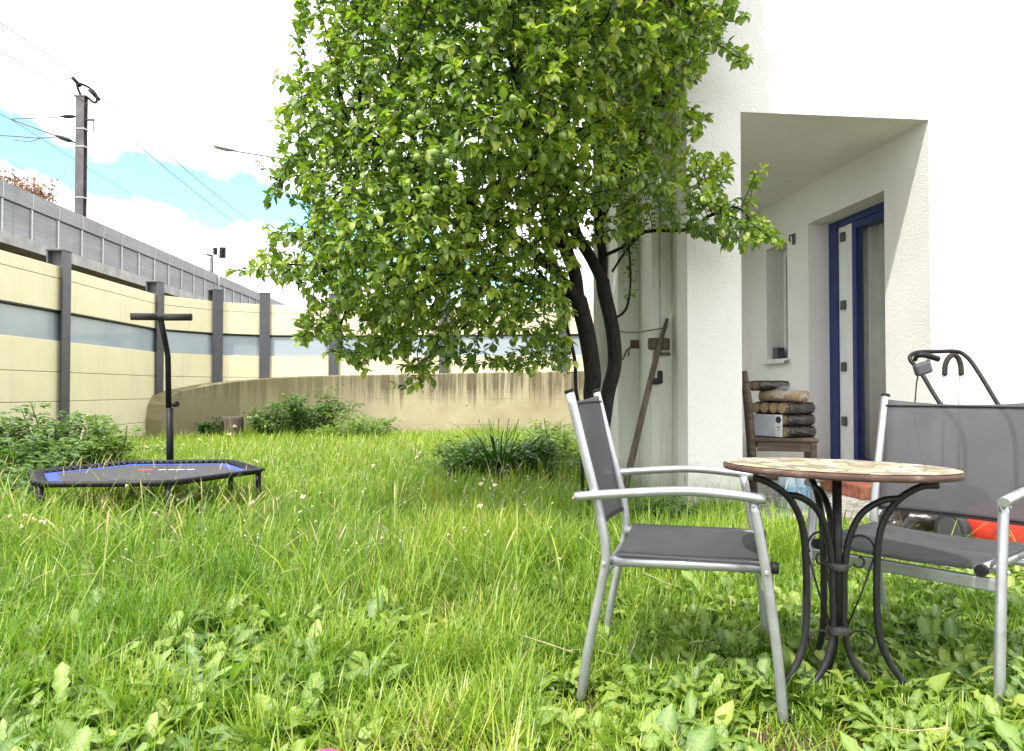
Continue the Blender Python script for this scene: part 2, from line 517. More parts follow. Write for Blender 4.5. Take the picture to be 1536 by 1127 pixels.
M = dict(
    cream=make_cream(), band=make_band(), concrete=make_retaining(), fabric=make_fabric(), mosaic=make_mosaic(), bark=make_bark(),
    ground=make_ground(), gravel=make_gravel(), panel=make_panel(),
    alu=simple('silver_lacquered_tube', (0.40, 0.41, 0.43), 0.32, 0.6, 0.07, 30, 0.03, 300),
    anthracite=simple('anthracite_steel', (0.085, 0.085, 0.098), 0.5, 0.2, 0.12, 6, 0.05, 200),
    iron=simple('black_iron', (0.022, 0.021, 0.023), 0.48, 0.3, 0.3, 60, 0.15, 260),
    ironlow=simple('worn_iron', (0.07, 0.066, 0.066), 0.6, 0.3, 0.35, 50, 0.2, 200),
    black=simple('black_plastic', (0.012, 0.012, 0.014), 0.5, 0, 0.2, 30, spec=0.25),
    rubber=simple('black_rubber', (0.025, 0.025, 0.027), 0.75, 0, 0.25, 40, 0.2, 90),
    foam=simple('black_foam', (0.03, 0.027, 0.028), 0.85, 0, 0.25, 80, 0.2, 400),
    rim=make_wood('worn_red_rim', (0.050, 0.032, 0.028), (0.105, 0.058, 0.046), (0.24, 0.185, 0.15), (14, 14, 40), 0.7),
    blue=simple('blue_door_paint', (0.009, 0.024, 0.13), 0.35, 0, 0.1, 8),
    upvc=simple('white_plastic_profile', (0.70, 0.71, 0.71), 0.35, 0, 0.05, 8),
    jamb=simple('white_reveal', (0.66, 0.66, 0.67), 0.8, 0, 0.06, 9, 0.2, 160),
    curtain=simple('grey_green_curtain', (0.62, 0.64, 0.59), 0.9, 0, 0.08, 6),
    dark=simple('dark_interior', (0.05, 0.05, 0.05), 0.9, 0, 0.1, 3),
    steel=simple('grey_galvanised_steel', (0.42, 0.43, 0.44), 0.45, 0.6, 0.15, 20),
    white=simple('white_sheet_metal', (0.66, 0.66, 0.66), 0.4, 0.2, 0.1, 12),
    tile=simple('red_step_tile', (0.26, 0.085, 0.05), 0.7, 0, 0.3, 14, 0.2, 60),
    oldwood=make_wood('dark_stained_wood', (0.040, 0.028, 0.020), (0.085, 0.060, 0.042), (0.15, 0.112, 0.082)),
    greywood=make_wood('weathered_wood', (0.05, 0.039, 0.03), (0.11, 0.087, 0.067), (0.20, 0.168, 0.14), (30, 30, 2.5), 0.85),
    log=make_wood('pressed_wood', (0.20, 0.135, 0.075), (0.32, 0.23, 0.135), (0.43, 0.34, 0.22), (50, 50, 50), 0.85),
    barklog=make_wood('brown_log_side', (0.06, 0.042, 0.03), (0.125, 0.09, 0.062), (0.21, 0.16, 0.115), (6, 60, 60), 0.85),
    film=simple('dark_plastic_film', (0.025, 0.020, 0.018), 0.22, 0, 0.5, 18, 0.9, 26),
    paper=simple('grey_paper_label', (0.46, 0.47, 0.52), 0.7, 0, 0.08, 9),
    paperw=simple('white_paper_label', (0.66, 0.66, 0.68), 0.7, 0, 0.08, 9),
    ink=simple('navy_print', (0.02, 0.025, 0.05), 0.6, 0, 0.1, 9),
    red=simple('red_mower_paint', (0.50, 0.040, 0.024), 0.38, 0, 0.15, 12),
    orange=simple('faded_orange_paint', (0.62, 0.10, 0.05), 0.45, 0, 0.15, 12),
    mat=simple('woven_jump_mat', (0.040, 0.039, 0.046), 0.6, 0, 0.15, 30, 0.2, 500, 0.3),
    bluetrim=simple('blue_webbing', (0.015, 0.045, 0.30), 0.6, 0, 0.15, 40),
    redprint=simple('red_print', (0.40, 0.05, 0.04), 0.6, 0, 0.1, 40),
    whiteprint=simple('white_print', (0.6, 0.6, 0.62), 0.6, 0, 0.1, 40),
    apple=simple('apple_skin', (0.17, 0.26, 0.05), 0.42, 0, 0.25, 30),
    pink=simple('pink_rubber', (0.72, 0.03, 0.22), 0.4, 0, 0.08, 12),
    conc=simple('grey_concrete', (0.33, 0.32, 0.31), 0.85, 0, 0.2, 1.5, 0.2, 20),
    brownsteel=simple('brown_girder', (0.062, 0.042, 0.036), 0.8, 0.1, 0.3, 0.8),
    polegrey=simple('brown_grey_steel', (0.115, 0.10, 0.105), 0.6, 0.2, 0.25, 2.0),
    wire=simple('grey_wire', (0.07, 0.07, 0.075), 0.6, 0.3, 0.1, 5),
    petal=simple('cream_seed_head', (0.58, 0.54, 0.34), 0.8, 0, 0.2, 60),
    stalk=simple('green_stalk', (0.10, 0.17, 0.03), 0.6, 0, 0.3, 40),
    rustbush=simple('dry_twigs', (0.22, 0.10, 0.06), 0.85, 0, 0.5, 2),
)
def make_glass(name, col, alpha, rough=0.05):
    m = newmat(name); t = NT(m)
    g = t.pbsdf(col, rough, 0, None, 0.5)
    tr = t.n('ShaderNodeBsdfTransparent')
    mx = t.n('ShaderNodeMixShader'); mx.inputs[0].default_value = alpha
    t.link(tr.outputs[0], mx.inputs[1]); t.link(g.outputs[0], mx.inputs[2])
    t.finish(mx); return m
M['pane'] = make_glass('window_glass', (0.10, 0.11, 0.11), 0.16)
M['clearfilm'] = make_glass('clear_film', (0.55, 0.56, 0.58), 0.22, 0.12)
M['bottle'] = make_glass('clear_bottle', (0.55, 0.68, 0.74), 0.5, 0.08)
M['bluelabel'] = simple('blue_bottle_label', (0.06, 0.30, 0.52), 0.4, 0, 0.35, 25)
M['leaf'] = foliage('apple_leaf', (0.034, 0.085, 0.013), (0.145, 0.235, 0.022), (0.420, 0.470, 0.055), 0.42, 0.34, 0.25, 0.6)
M['grass'] = foliage('grass_blade', (0.060, 0.155, 0.018), (0.200, 0.325, 0.026), (0.430, 0.460, 0.080), 0.38, 0.36, 0, 0.45)
M['weed'] = foliage('broad_leaf', (0.050, 0.130, 0.020), (0.165, 0.275, 0.026), (0.350, 0.395, 0.060), 0.32, 0.33, 0.5, 0.5)
M['dry'] = foliage('dry_grass', (0.30, 0.24, 0.11), (0.42, 0.35, 0.18), (0.50, 0.45, 0.26), 0.3, 0.7, 0, 0.2, (1, 1, 0.8))
M['shrub'] = foliage('shrub_leaf', (0.035, 0.095, 0.020), (0.060, 0.140, 0.028), (0.120, 0.200, 0.045), 0.35, 0.5, 0.3, 0.4)
M['shrubl'] = foliage('pale_shrub_leaf', (0.075, 0.150, 0.03), (0.145, 0.230, 0.04), (0.26, 0.32, 0.06), 0.4, 0.5, 0.3, 0.4)
M['strap'] = foliage('strap_leaf', (0.022, 0.062, 0.014), (0.038, 0.095, 0.018), (0.075, 0.145, 0.025), 0.3, 0.45, 0, 0.4)

# ------------------------------------------------------------------ foliage meshes
def norm(a): return a / np.maximum(np.linalg.norm(a, axis=1, keepdims=True), 1e-9)
def ribbons(base, d, up, L, Wd, ts, prof, droop, fold=0.0, mid=True, wave=0.0):
    """N leaves or blades; returns verts, quads, and per-vertex rib flag"""
    N = len(base)
    d = norm(d); side = norm(np.cross(d, up)); up = norm(np.cross(side, d))
    L = np.broadcast_to(L, (N,)); Wd = np.broadcast_to(Wd, (N,)); droop = np.broadcast_to(droop, (N,)).astype(float)
    dr = np.where(np.abs(droop) < 1e-3, 1e-3, droop)
    S, K = len(ts), (3 if mid else 2)
    V = np.zeros((N, S, K, 3)); rib = np.zeros((N, S, K))
    for i, (t, w) in enumerate(zip(ts, prof)):
        a = dr * t
        pos = base + (L * np.sin(a) / dr)[:, None] * d - (L * (1 - np.cos(a)) / dr)[:, None] * up
        nn = up * np.cos(a)[:, None] + d * np.sin(a)[:, None]
        hw = (Wd * w * 0.5)[:, None]
        off = nn * (fold * hw)
        wv = wave * hw * (1 if i % 2 else -1) * nn
        V[:, i, 0] = pos - side * hw + off + wv
        V[:, i, -1] = pos + side * hw + off - wv
        if mid:
            V[:, i, 1] = pos; rib[:, i, 1] = 1
    idx = np.arange(N * S * K).reshape(N, S, K)
    q = []
    for k in range(K - 1):
        q.append(np.stack([idx[:, :-1, k], idx[:, :-1, k + 1], idx[:, 1:, k + 1], idx[:, 1:, k]], axis=-1).reshape(-1, 4))
    return V.reshape(-1, 3), np.concatenate(q), rib.reshape(-1), S * K
class Leafy:
    def __init__(s): s.V, s.Q, s.T, s.R, s.MI, s.n = [], [], [], [], [], 0
    def add(s, rb, tint, mi=0):
        V, Q, rib, per = rb
        s.V.append(V); s.Q.append(Q + s.n); s.R.append(rib); s.T.append(np.repeat(tint, per)); s.n += len(V)
        s.MI.append(np.full(len(Q), mi, dtype=np.int32))
        return s
    def build(s, name, m, parent=None):
        V = np.concatenate(s.V).astype(np.float32); Q = np.concatenate(s.Q).astype(np.int32)
        me = bpy.data.meshes.new(name)
        me.vertices.add(len(V)); me.vertices.foreach_set('co', V.ravel())
        me.loops.add(Q.size); me.loops.foreach_set('vertex_index', Q.ravel())
        me.polygons.add(len(Q))
        me.polygons.foreach_set('loop_start', np.arange(0, Q.size, 4, dtype=np.int32))
        try: me.polygons.foreach_set('loop_total', np.full(len(Q), 4, dtype=np.int32))
        except Exception: pass
        me.polygons.foreach_set('use_smooth', np.ones(len(Q), dtype=bool))
        me.polygons.foreach_set('material_index', np.concatenate(s.MI))
        for nm, arr in (('tint', s.T), ('rib', s.R)):
            at = me.attributes.new(nm, 'FLOAT', 'POINT')
            at.data.foreach_set('value', np.clip(np.concatenate(arr), 0, 1).astype(np.float32))
        for q in (m if isinstance(m, (list, tuple)) else [m]): me.materials.append(q)
        me.update(calc_edges=True)
        o = bpy.data.objects.new(name, me); COL.objects.link(o)
        if parent is not None: o.parent = parent
        return o
LEAF_T, LEAF_P = (0, 0.12, 0.38, 0.68, 1.0), (0.06, 0.16, 0.95, 0.82, 0.03)
def vnoise(x, y, s, seed=0):
    """smooth value noise on numpy arrays"""
    x = np.asarray(x) * s + seed * 17.3; y = np.asarray(y) * s + seed * 9.1
    xi, yi = np.floor(x).astype(int), np.floor(y).astype(int)
    fx, fy = x - xi, y - yi
    fx, fy = fx * fx * (3 - 2 * fx), fy * fy * (3 - 2 * fy)
    def h(a, b):
        v = np.sin(a * 127.1 + b * 311.7 + seed * 74.7) * 43758.5453
        return v - np.floor(v)
    return (h(xi, yi) * (1 - fx) + h(xi + 1, yi) * fx) * (1 - fy) + (h(xi, yi + 1) * (1 - fx) + h(xi + 1, yi + 1) * fx) * fy

# ------------------------------------------------------------------ the setting: ground
g = MB()
def gfn(u, v):
    x = -60 + 140 * u; y = -30 + 330 * v
    return (x, y, 0.0)
g.grid(gfn, 10, 20, smooth=False)
tag(g.build('ground', M['ground']), kind='structure')

# ------------------------------------------------------------------ the house
O2 = Vector((1.60, 5.10)); U2 = Vector((0.9943, 0.1065)); V2 = Vector((-0.1065, 0.9943))
def st(s, t): q = O2 + U2 * s + V2 * t; return (q.x, q.y)
def stz(s, t, z): q = O2 + U2 * s + V2 * t; return Vector((q.x, q.y, z))
RS = Matrix(((U2.x, V2.x, 0), (U2.y, V2.y, 0), (0, 0, 1)))       # columns u, v, z
def sbox(mb, s0, s1, t0, t1, z0, z1, bev=0.0, mi=0):
    return mb.box(stz((s0 + s1) / 2, (t0 + t1) / 2, (z0 + z1) / 2), (s1 - s0, t1 - t0, z1 - z0), RS, bev, mi)
ZS = P(1112, 165, 5.1).z
ZD, ZDT = 0.13, 2.46
house = thing('house', 'white rough plastered house with a recessed porch and blue framed door', 'house', (2.6, 6.6, 0))
hinv = Matrix.Translation(-Vector((2.6, 6.6, 0)))
def hpart(mb, name, m, parent=house):
    o = mb.build(name, m, parent)
    o.matrix_parent_inverse = parent.matrix_world.inverted() if parent is not house else hinv
    return o
w = MB()
zig = [(-0.39, 0.0)]
s_, t_ = -0.39, 0.0
for k in range(3):
    t_ += 0.33 if k else 0.34; zig.append((s_, t_)); s_ -= (0.15, 0.17, 0.12)[k]; zig.append((s_, t_))
def s_at(t, k=0.137):
    # where the rear side wall stands: it runs back and slightly right
    return (k * (O2.y + V2.y * t) - O2.x - V2.x * t) / (U2.x - k * U2.y)
low = zig + [(s_at(3.0), 3.0)]
zig = zig + [(s_at(4.6), 4.6)]
w.prism([st(0, 0)] + [st(*q) for q in zig[:-1]] + [st(0, zig[-2][1])], -0.3, ZS)                     # pier and stepped side
w.prism([st(5.5, 0)] + [st(*q) for q in zig] + [st(5.5, 4.6)], ZS, 4.9)                    # upper storeys
sbox(w, 1.41, 5.5, 0, 0.53, -0.3, ZS)                                                    # front wall right of the porch
sbox(w, 1.41, 1.70, 0.53, 1.715, ZDT, ZS)                                                # over the door
sbox(w, 1.41, 1.70, 0.53, 1.715, -0.3, ZD - 0.03)
sbox(w, 1.41, 1.70, 1.715, 2.13, -0.3, ZS)
sbox(w, 1.41, 1.70, 2.13, 2.6, -0.3, 1.17)
sbox(w, 1.41, 1.70, 2.13, 2.6, 2.38, ZS)
sbox(w, 1.41, 1.70, 2.6, 3.0, -0.3, ZS)
w.prism([st(5.5, 3.0), st(s_at(3.0), 3.0), st(s_at(4.59), 4.59), st(5.5, 4.59)], -0.3, ZS)
sbox(w, 5.2, 5.5, 0.53, 3.0, -0.3, ZS)
sbox(w, 1.70, 5.2, 0.53, 3.0, -0.3, 0.06)
hpart(w, 'wall', STUCCO)
# door: frame, leaf seen edge on, glass, curtain
door = MB()
s0 = 1.615
sbox(door, s0, s0 + 0.075, 1.575, 1.714, ZD, ZDT - 0.003)
sbox(door, s0, s0 + 0.075, 0.531, 0.60, ZD, ZDT - 0.003)
sbox(door, s0, s0 + 0.075, 0.60, 1.575, ZDT - 0.065, ZDT - 0.003)
dd = thing('door', None, None); dd.parent = house; dd.matrix_parent_inverse = hinv

hpart(door, 'door_frame', M['blue'], dd)
lf = MB()
sbox(lf, s0 + 0.02, s0 + 0.07, 1.425, 1.573, ZD + 0.02, ZDT - 0.07)
sbox(lf, s0 + 0.012, s0 + 0.07, 1.330, 1.422, ZD + 0.02, ZDT - 0.07)
lo = hpart(lf, 'door_edge_profile', M['upvc'], dd)
for z in (0.55, 1.05, 1.62, 2.25):
    hg = MB(); sbox(hg, s0 - 0.008, s0 + 0.02, 1.455, 1.515, z, z + 0.085, 0.006)
    hpart(hg, 'lock_fitting', M['anthracite'], dd)
st2 = MB()
sbox(st2, s0 + 0.002, s0 + 0.07, 1.265, 1.328, ZD + 0.02, ZDT - 0.07)
sbox(st2, s0 + 0.002, s0 + 0.07, 0.605, 0.70, ZD + 0.02, ZDT - 0.07)
sbox(st2, s0 + 0.002, s0 + 0.07, 0.70, 1.265, ZDT - 0.135, ZDT - 0.07)
sbox(st2, s0 + 0.002, s0 + 0.07, 0.70, 1.265, ZD + 0.02, ZD + 0.14)
hpart(st2, 'door_leaf', M['blue'], dd)
gl = MB(); sbox(gl, s0 + 0.03, s0 + 0.045, 0.70, 1.265, ZD + 0.14, ZDT - 0.135)
hpart(gl, 'glass_pane', M['pane'], dd)
cu = MB()
def curt(u, v):
    tt = 0.5 + 1.3 * u
    return stz(s0 + 0.115 + 0.025 * math.sin(tt * 46) + 0.012 * math.sin(tt * 19 + 1), tt, ZD + 0.05 + 2.15 * v)
cu.grid(curt, 90, 2, 0.004)
hpart(cu, 'curtain', M['curtain'], dd)
sp2 = MB(); sbox(sp2, 1.18, 1.612, 0.50, 1.74, 0.02, ZD, 0.012)
hpart(sp2, 'doorstep', M['tile'], dd)
# window
wi = thing('window', None, None); wi.parent = house; wi.matrix_parent_inverse = hinv
f = MB()
sbox(f, 1.60, 1.66, 2.131, 2.599, 1.172, 1.24); sbox(f, 1.60, 1.66, 2.131, 2.599, 2.31, 2.378)
sbox(f, 1.60, 1.66, 2.131, 2.19, 1.24, 2.31); sbox(f, 1.60, 1.66, 2.54, 2.599, 1.24, 2.31)
hpart(f, 'window_frame', M['upvc'], wi)
gl = MB(); sbox(gl, 1.625, 1.635, 2.19, 2.54, 1.24, 2.31)
hpart(gl, 'window_pane', M['pane'], wi)
sl = MB(); sbox(sl, 1.345, 1.598, 2.09, 2.64, 1.173, 1.195, 0.004)
sl.box(stz(1.345, 2.365, 1.17), (0.012, 0.55, 0.04), RS, 0.003)
hpart(sl, 'window_sill', M['white'], wi)
vt = MB(); sbox(vt, 1.47, 1.56, 2.50, 2.595, 1.196, 1.33, 0.01)
hpart(vt, 'window_vent', M['anthracite'], wi)
for q in (dd, wi):
    for key in ('label', 'category'):
        if key in q.keys(): del q[key]
hk = MB()
c = stz(1.41, 1.98, 2.37)
hk.box(c - RS @ Vector((0.008, 0, 0)), (0.016, 0.05, 0.11), RS, 0.005)
hk.tube([c + RS @ Vector((-0.02, 0, 0.03)), c + RS @ Vector((-0.045, 0, 0.04)), c + RS @ Vector((-0.055, 0, 0.0)), c + RS @ Vector((-0.045, 0, -0.03))], 0.009, 8)
hook = hk.build('wall_hook', M['anthracite'])
tag(hook, 'small dark metal hook on the porch wall above the narrow window', 'hook')
# paving
pv = MB()
pv.prism([st(0.0, -0.25), st(1.41, -0.25), st(1.41, 0.0), st(3.5, 0.0), st(3.5, -0.30), st(1.9, -0.55), st(0.5, -0.5)], -0.2, 0.018)
pv.prism([st(0, -0.25), st(1.41, -0.25), st(1.41, 2.995), st(0, 2.995)], -0.2, 0.022)
tag(pv.build('porch_paving', M['gravel']), kind='structure')

# ------------------------------------------------------------------ cream noise barrier and retaining wall
ZT = 2.69
posts = [(-5.87, 4.2), (-5.90, 7.0), (-5.95, 9.6), (-6.05, 12.4), (-5.43, 13.4), (-4.69, 13.9), (-3.39, 14.02), (-1.27, 13.85), (0.95, 13.62), (3.2, 13.38)]
wallpts = [(243, 11.95, 0.40), (246, 12.0, 0.64), (253, 12.1, 0.78), (270, 12.3, 0.87), (320, 12.9, 0.985), (360, 13.3, 1.05), (400, 13.58, 1.10), (450, 13.76, 1.135), (500, 13.84, 1.155), (668, 13.66, 1.19), (850, 13.44, 1.225), (1100, 13.1, 1.26)]
WP = [(PX(x, d), d, z) for x, d, z in wallpts]
def wall_top(x, y):
    best = (1e9, 0)
    for i in range(len(WP) - 1):
        a, b = Vector(WP[i][:2]), Vector(WP[i + 1][:2]); p = Vector((x, y))
        t = max(0, min(1, (p - a).dot(b - a) / max(1e-9, (b - a).length_squared)))
        dd_ = (p - (a + (b - a) * t)).length
        if dd_ < best[0]: best = (dd_, WP[i][2] + (WP[i + 1][2] - WP[i][2]) * t)
    return best[1]
rw = MB()
vs, fs = [], []
for i, (x, y, z) in enumerate(WP):
    a = Vector(WP[max(0, i - 1)][:2]); b = Vector(WP[min(len(WP) - 1, i + 1)][:2])
    tdir = (b - a).normalized(); nd = Vector((-tdir.y, tdir.x))
    bx, by = x + nd.x * 0.36, y + nd.y * 0.36
    vs += [(x, y, -0.3), (x, y, z - 0.02), (x + nd.x * 0.02, y + nd.y * 0.02, z), (bx, by, z), (bx, by, -0.3)]
for i in range(len(WP) - 1):
    for k in range(4):
        fs.append((i * 5 + k, (i + 1) * 5 + k, (i + 1) * 5 + k + 1, i * 5 + k + 1))
fs.append((0, 1, 2, 3, 4)); n5 = (len(WP) - 1) * 5; fs.append((n5 + 4, n5 + 3, n5 + 2, n5 + 1, n5))
rw.add(vs, fs)
tag(rw.build('retaining_wall', M['concrete']), 'curved low concrete retaining wall with dark run-off stains under the cream fence', 'wall')

fence = thing('noise_barrier_fence', 'cream board noise barrier with a blue grey glass band between dark steel posts', 'fence', (posts[2][0], posts[2][1], 0))
finv = Matrix.Translation(-Vector((posts[2][0], posts[2][1], 0)))
def fpart(mb, name, m):
    o = mb.build(name, m, fence); o.matrix_parent_inverse = finv; return o
inward = Vector((0.6, -6.0))
for i, (x, y) in enumerate(posts):
    a = Vector(posts[max(0, i - 1)]); b = Vector(posts[min(len(posts) - 1, i + 1)])
    td = (b - a).normalized(); nd = Vector((td.y, -td.x))
    rot = Matrix(((td.x, nd.x, 0), (td.y, nd.y, 0), (0, 0, 1)))
    zb = -0.2 if i <= 3 else wall_top(x, y) - 0.01
    pm = MB()
    c = Vector((x, y, (zb + ZT) / 2)); h = ZT - zb
    n3 = Vector((nd.x, nd.y, 0))
    pm.box(c + n3 * 0.10, (0.185, 0.022, h), rot, 0.003)
    pm.box(c - n3 * 0.10, (0.185, 0.022, h), rot, 0.003)
    pm.box(c, (0.02, 0.178, h - 0.004), rot)
    pm.box(Vector((x, y, ZT + 0.012)), (0.20, 0.235, 0.02), rot, 0.003)
    fpart(pm, 'post', M['anthracite'])
JO = [0.35, 0.73, 1.11, 1.52]
for i in range(len(posts) - 1):
    a, b = Vector(posts[i]), Vector(posts[i + 1])
    td = (b - a).normalized(); nd = Vector((td.y, -td.x)); Ln = (b - a).length
    rot = Matrix(((td.x, nd.x, 0), (td.y, nd.y, 0), (0, 0, 1)))
    onwall = i >= 3
    za, zb = (wall_top(*posts[i]), wall_top(*posts[i + 1])) if onwall else (-0.15, -0.15)
    mid = (a + b) / 2
    def slab(mb, z0, z1, th=0.09, off=0.0):
        c = Vector((mid.x, mid.y, (z0 + z1) / 2)) + Vector((nd.x, nd.y, 0)) * off
        mb.box(c, (Ln - 0.03, th, z1 - z0), rot, 0.006)
    zlo = min(za, zb) - 0.12 if onwall else -0.15
    edges = [zlo] + [z for z in JO if z > zlo + 0.1]
    spans = [(z0 + 0.003, z1 - 0.003) for z0, z1 in zip(edges[:-1], edges[1:])] + [(1.915, 2.326), (2.332, 2.49)]
    for z0, z1 in spans:
        bd = MB(); slab(bd, z0, z1); fpart(bd, 'cream_board', M['cream'])
    bk = MB(); slab(bk, zlo + 0.01, 1.515, 0.03, -0.062); fpart(bk, 'backing_sheet', M['cream'])
    bk = MB(); slab(bk, 1.92, 2.48, 0.03, -0.062); fpart(bk, 'backing_sheet', M['cream'])
    gb = MB(); slab(gb, 1.522, 1.885, 0.03)
    fpart(gb, 'glass_band', M['band'])
    db = MB(); slab(db, 1.888, 1.912, 0.10)
    fpart(db, 'cover_strip', M['black'])

# ------------------------------------------------------------------ railway viaduct and line
def vx(d): return -18.77 - 0.043 * d
vdir = Vector((-0.043, 1.0, 0)).normalized(); vside = Vector((vdir.y, -vdir.x, 0))     # vside points towards the garden
VR = Matrix(((vdir.x, vside.x, 0), (vdir.y, vside.y, 0), (0, 0, 1)))
Y0, Y1 = 19.0, 150.0
def vbox(mb, d0, d1, o0, o1, z0, z1, bev=0.0):
    """o: offset towards the garden from the parapet face"""
    dm = (d0 + d1) / 2
    c = Vector((vx(dm), dm, (z0 + z1) / 2)) + vside * ((o0 + o1) / 2)
    mb.box(c, (d1 - d0, o1 - o0, z1 - z0), VR, bev)
via = thing('railway_viaduct', 'long grey railway viaduct with panelled parapet passing beyond the cream fence', 'viaduct', (vx(30), 30, 0))
vinv = Matrix.Translation(-Vector((vx(30), 30, 0)))
def vpart(mb, name, m):
    o = mb.build(name, m, via); o.matrix_parent_inverse = vinv; return o
pitch = 1.92
nb = int((Y1 - Y0) / pitch)
for k in range(nb):
    d0 = Y0 + k * pitch
    mb = MB(); vbox(mb, d0 + 0.015, d0 + pitch - 0.015, -0.24, 0.05, 8.42, 9.08, 0.01); vpart(mb, 'coping_block', M['panel'])
    mb = MB(); vbox(mb, d0 + 0.005, d0 + pitch - 0.005, -0.2, -0.04, 7.12, 8.38); vpart(mb, 'parapet_panel', M['panel'])
    mb = MB(); vbox(mb, d0 - 0.05, d0 + 0.05, -0.035, 0.03, 7.12, 8.40); vpart(mb, 'parapet_rib', M['steel'])
    mb = MB(); vbox(mb, d0 - 0.025, d0 + 0.02, 0.052, 0.062, 8.44, 9.07); vpart(mb, 'joint_strip', M['steel'])
mb = MB(); vbox(mb, Y0, Y1, -9.0, 0.16, 6.62, 7.10); vpart(mb, 'deck_edge', M['conc'])
mb = MB(); vbox(mb, Y0, Y1, -8.0, -1.1, 4.9, 6.61); vpart(mb, 'girder', M['brownsteel'])
mb = MB()
for d in range(24, 150, 18):
    mb = MB(); vbox(mb, d, d + 1.6, -7.0, -2.0, 0, 4.89); vpart(mb, 'pier', M['conc'])

def catenary_pole(d, X, name_label, group=None):
    base = Vector((X, d, 7.1))
    r = thing('catenary_mast', name_label, 'railway mast', base)
    top = 15.75 - 7.1
    mb = MB()
    mb.box((0, 0.16, top / 2), (0.42, 0.03, top), None); mb.box((0, -0.16, top / 2), (0.42, 0.03, top), None)
    mb.box((0, 0, top / 2), (0.05, 0.29, top), None)
    mb.box((0, 0, top + 0.02), (0.62, 0.40, 0.05), None)
    mb.build('column', M['polegrey'], r)
    for z, ln, side in ((14.1 - 7.1, 0.3, 1), (13.2 - 7.1, 0.28, 1), (10.6 - 7.1, 0.26, 1)):
        q = MB(); q.box((0, 0, z), (0.50, 0.40, 0.06), None); q.build('clamp', M['steel'], r)
    # bracket and insulators on the garden side
    q = MB(); q.box((0.42, 0, 14.6 - 7.1), (0.45, 0.1, 0.10), None); q.tube([(0.6, 0, 14.55 - 7.1), (0.62, 0, 14.0 - 7.1)], 0.03, 8); q.build('side_bracket', M['polegrey'], r)
    q = MB(); q.tube(smooth_path([(0.0, 0, 15.7 - 7.1), (-0.1, -0.25, 16.3 - 7.1), (0.2, 0.1, 16.35 - 7.1), (0.62, 0.2, 15.95 - 7.1), (0.55, 0.2, 15.55 - 7.1), (0.15, 0, 15.85 - 7.1)], 6), 0.06, 8)
    q.tube([(-0.28, -0.4, 16.62 - 7.1), (0.0, -0.1, 16.25 - 7.1)], 0.10, 8)
    q.tube([(0.30, 0.1, 16.2 - 7.1), (0.68, 0.4, 15.75 - 7.1)], 0.10, 8); q.build('top_insulator', M['black'], r)
    # cantilever towards the track
    z1, z2 = P(108, 172, d).z - 7.1, P(108, 213, d).z - 7.1
    xe = PX(10, d) - X
    zt = P(10, 176, d).z - 7.1
    q = MB(); q.tube([(-0.2, 0, z1), (xe, 0, zt)], 0.028, 8); q.tube([(-0.2, 0, z2), (xe, 0, zt)], 0.035, 8)
    q.tube(smooth_path([(-0.9, 0, z2 + 0.35), (-2.2, 0, z2 + 0.28), (-3.6, 0, z2 + 0.38), (-5.2, 0, z2 + 0.42)], 5), 0.03, 8)
    q.tube([(-2.0, 0, z2 + 0.3), (-2.6, 0, z2 + 0.08), (-3.4, 0, z2 + 0.16)], 0.022, 8)
    q.build('cantilever_arm', M['polegrey'], r)
    q = MB()
    q.tube([(-0.28, 0, z1), (-0.55, 0, z1 - 0.0), (-0.8, 0, z1), (-1.1, 0, z1)], [0.04, 0.10, 0.10, 0.03], 10)
    q.build('arm_insulator', M['black'], r); q = MB()
    u = (Vector((xe, 0, zt)) - Vector((-0.2, 0, z2))).normalized()
    b0 = Vector((-0.2, 0, z2))
    q.tube([b0 + u * 0.25, b0 + u * 0.5, b0 + u * 0.9, b0 + u * 1.2], [0.04, 0.11, 0.11, 0.04], 10)
    q.build('arm_insulator', M['black'], r)
    return r
DP = 37.0
catenary_pole(DP, PX(118, DP), 'tall brown grey steel mast with insulators rising behind the viaduct parapet')
def cable(X, z, label, group, r=0.02, sag=0.35, d0=8.0, d1=140.0):
    """a wire along the line, X and z at the mast, supported at the mast"""
    pts = []
    for k in range(41):
        d = d0 + (d1 - d0) * k / 40
        span = 58.0
        ph = ((d - DP) / span) % 1.0
        zz = z - sag * 4 * ph * (1 - ph)
        pts.append((X - 0.043 * (d - DP), d, zz))
    mb = MB(); mb.tube(pts, r * 1.5, 6)
    tag(mb.build('overhead_wire', M['wire']), label, 'wire', group)
GW = 'overhead wires along the railway'
cable(PX(126, DP) - 0.1, P(126, 116, DP).z, 'topmost overhead wire running over the tip of the grey mast', GW, 0.017, 1.1)
cable(PX(137, DP), P(137, 158, DP).z, 'second overhead wire held by the short bracket beside the mast', GW, 0.016, 1.1)
cable(PX(8, DP), P(8, 174, DP).z, 'thin contact line carried by the far end of the mast arms', GW, 0.012, 0.6)
cable(PX(-10, DP) - 3, P(40, 182, DP).z, 'faint farther overhead wire behind the mast above the far track', GW, 0.010, 0.6)

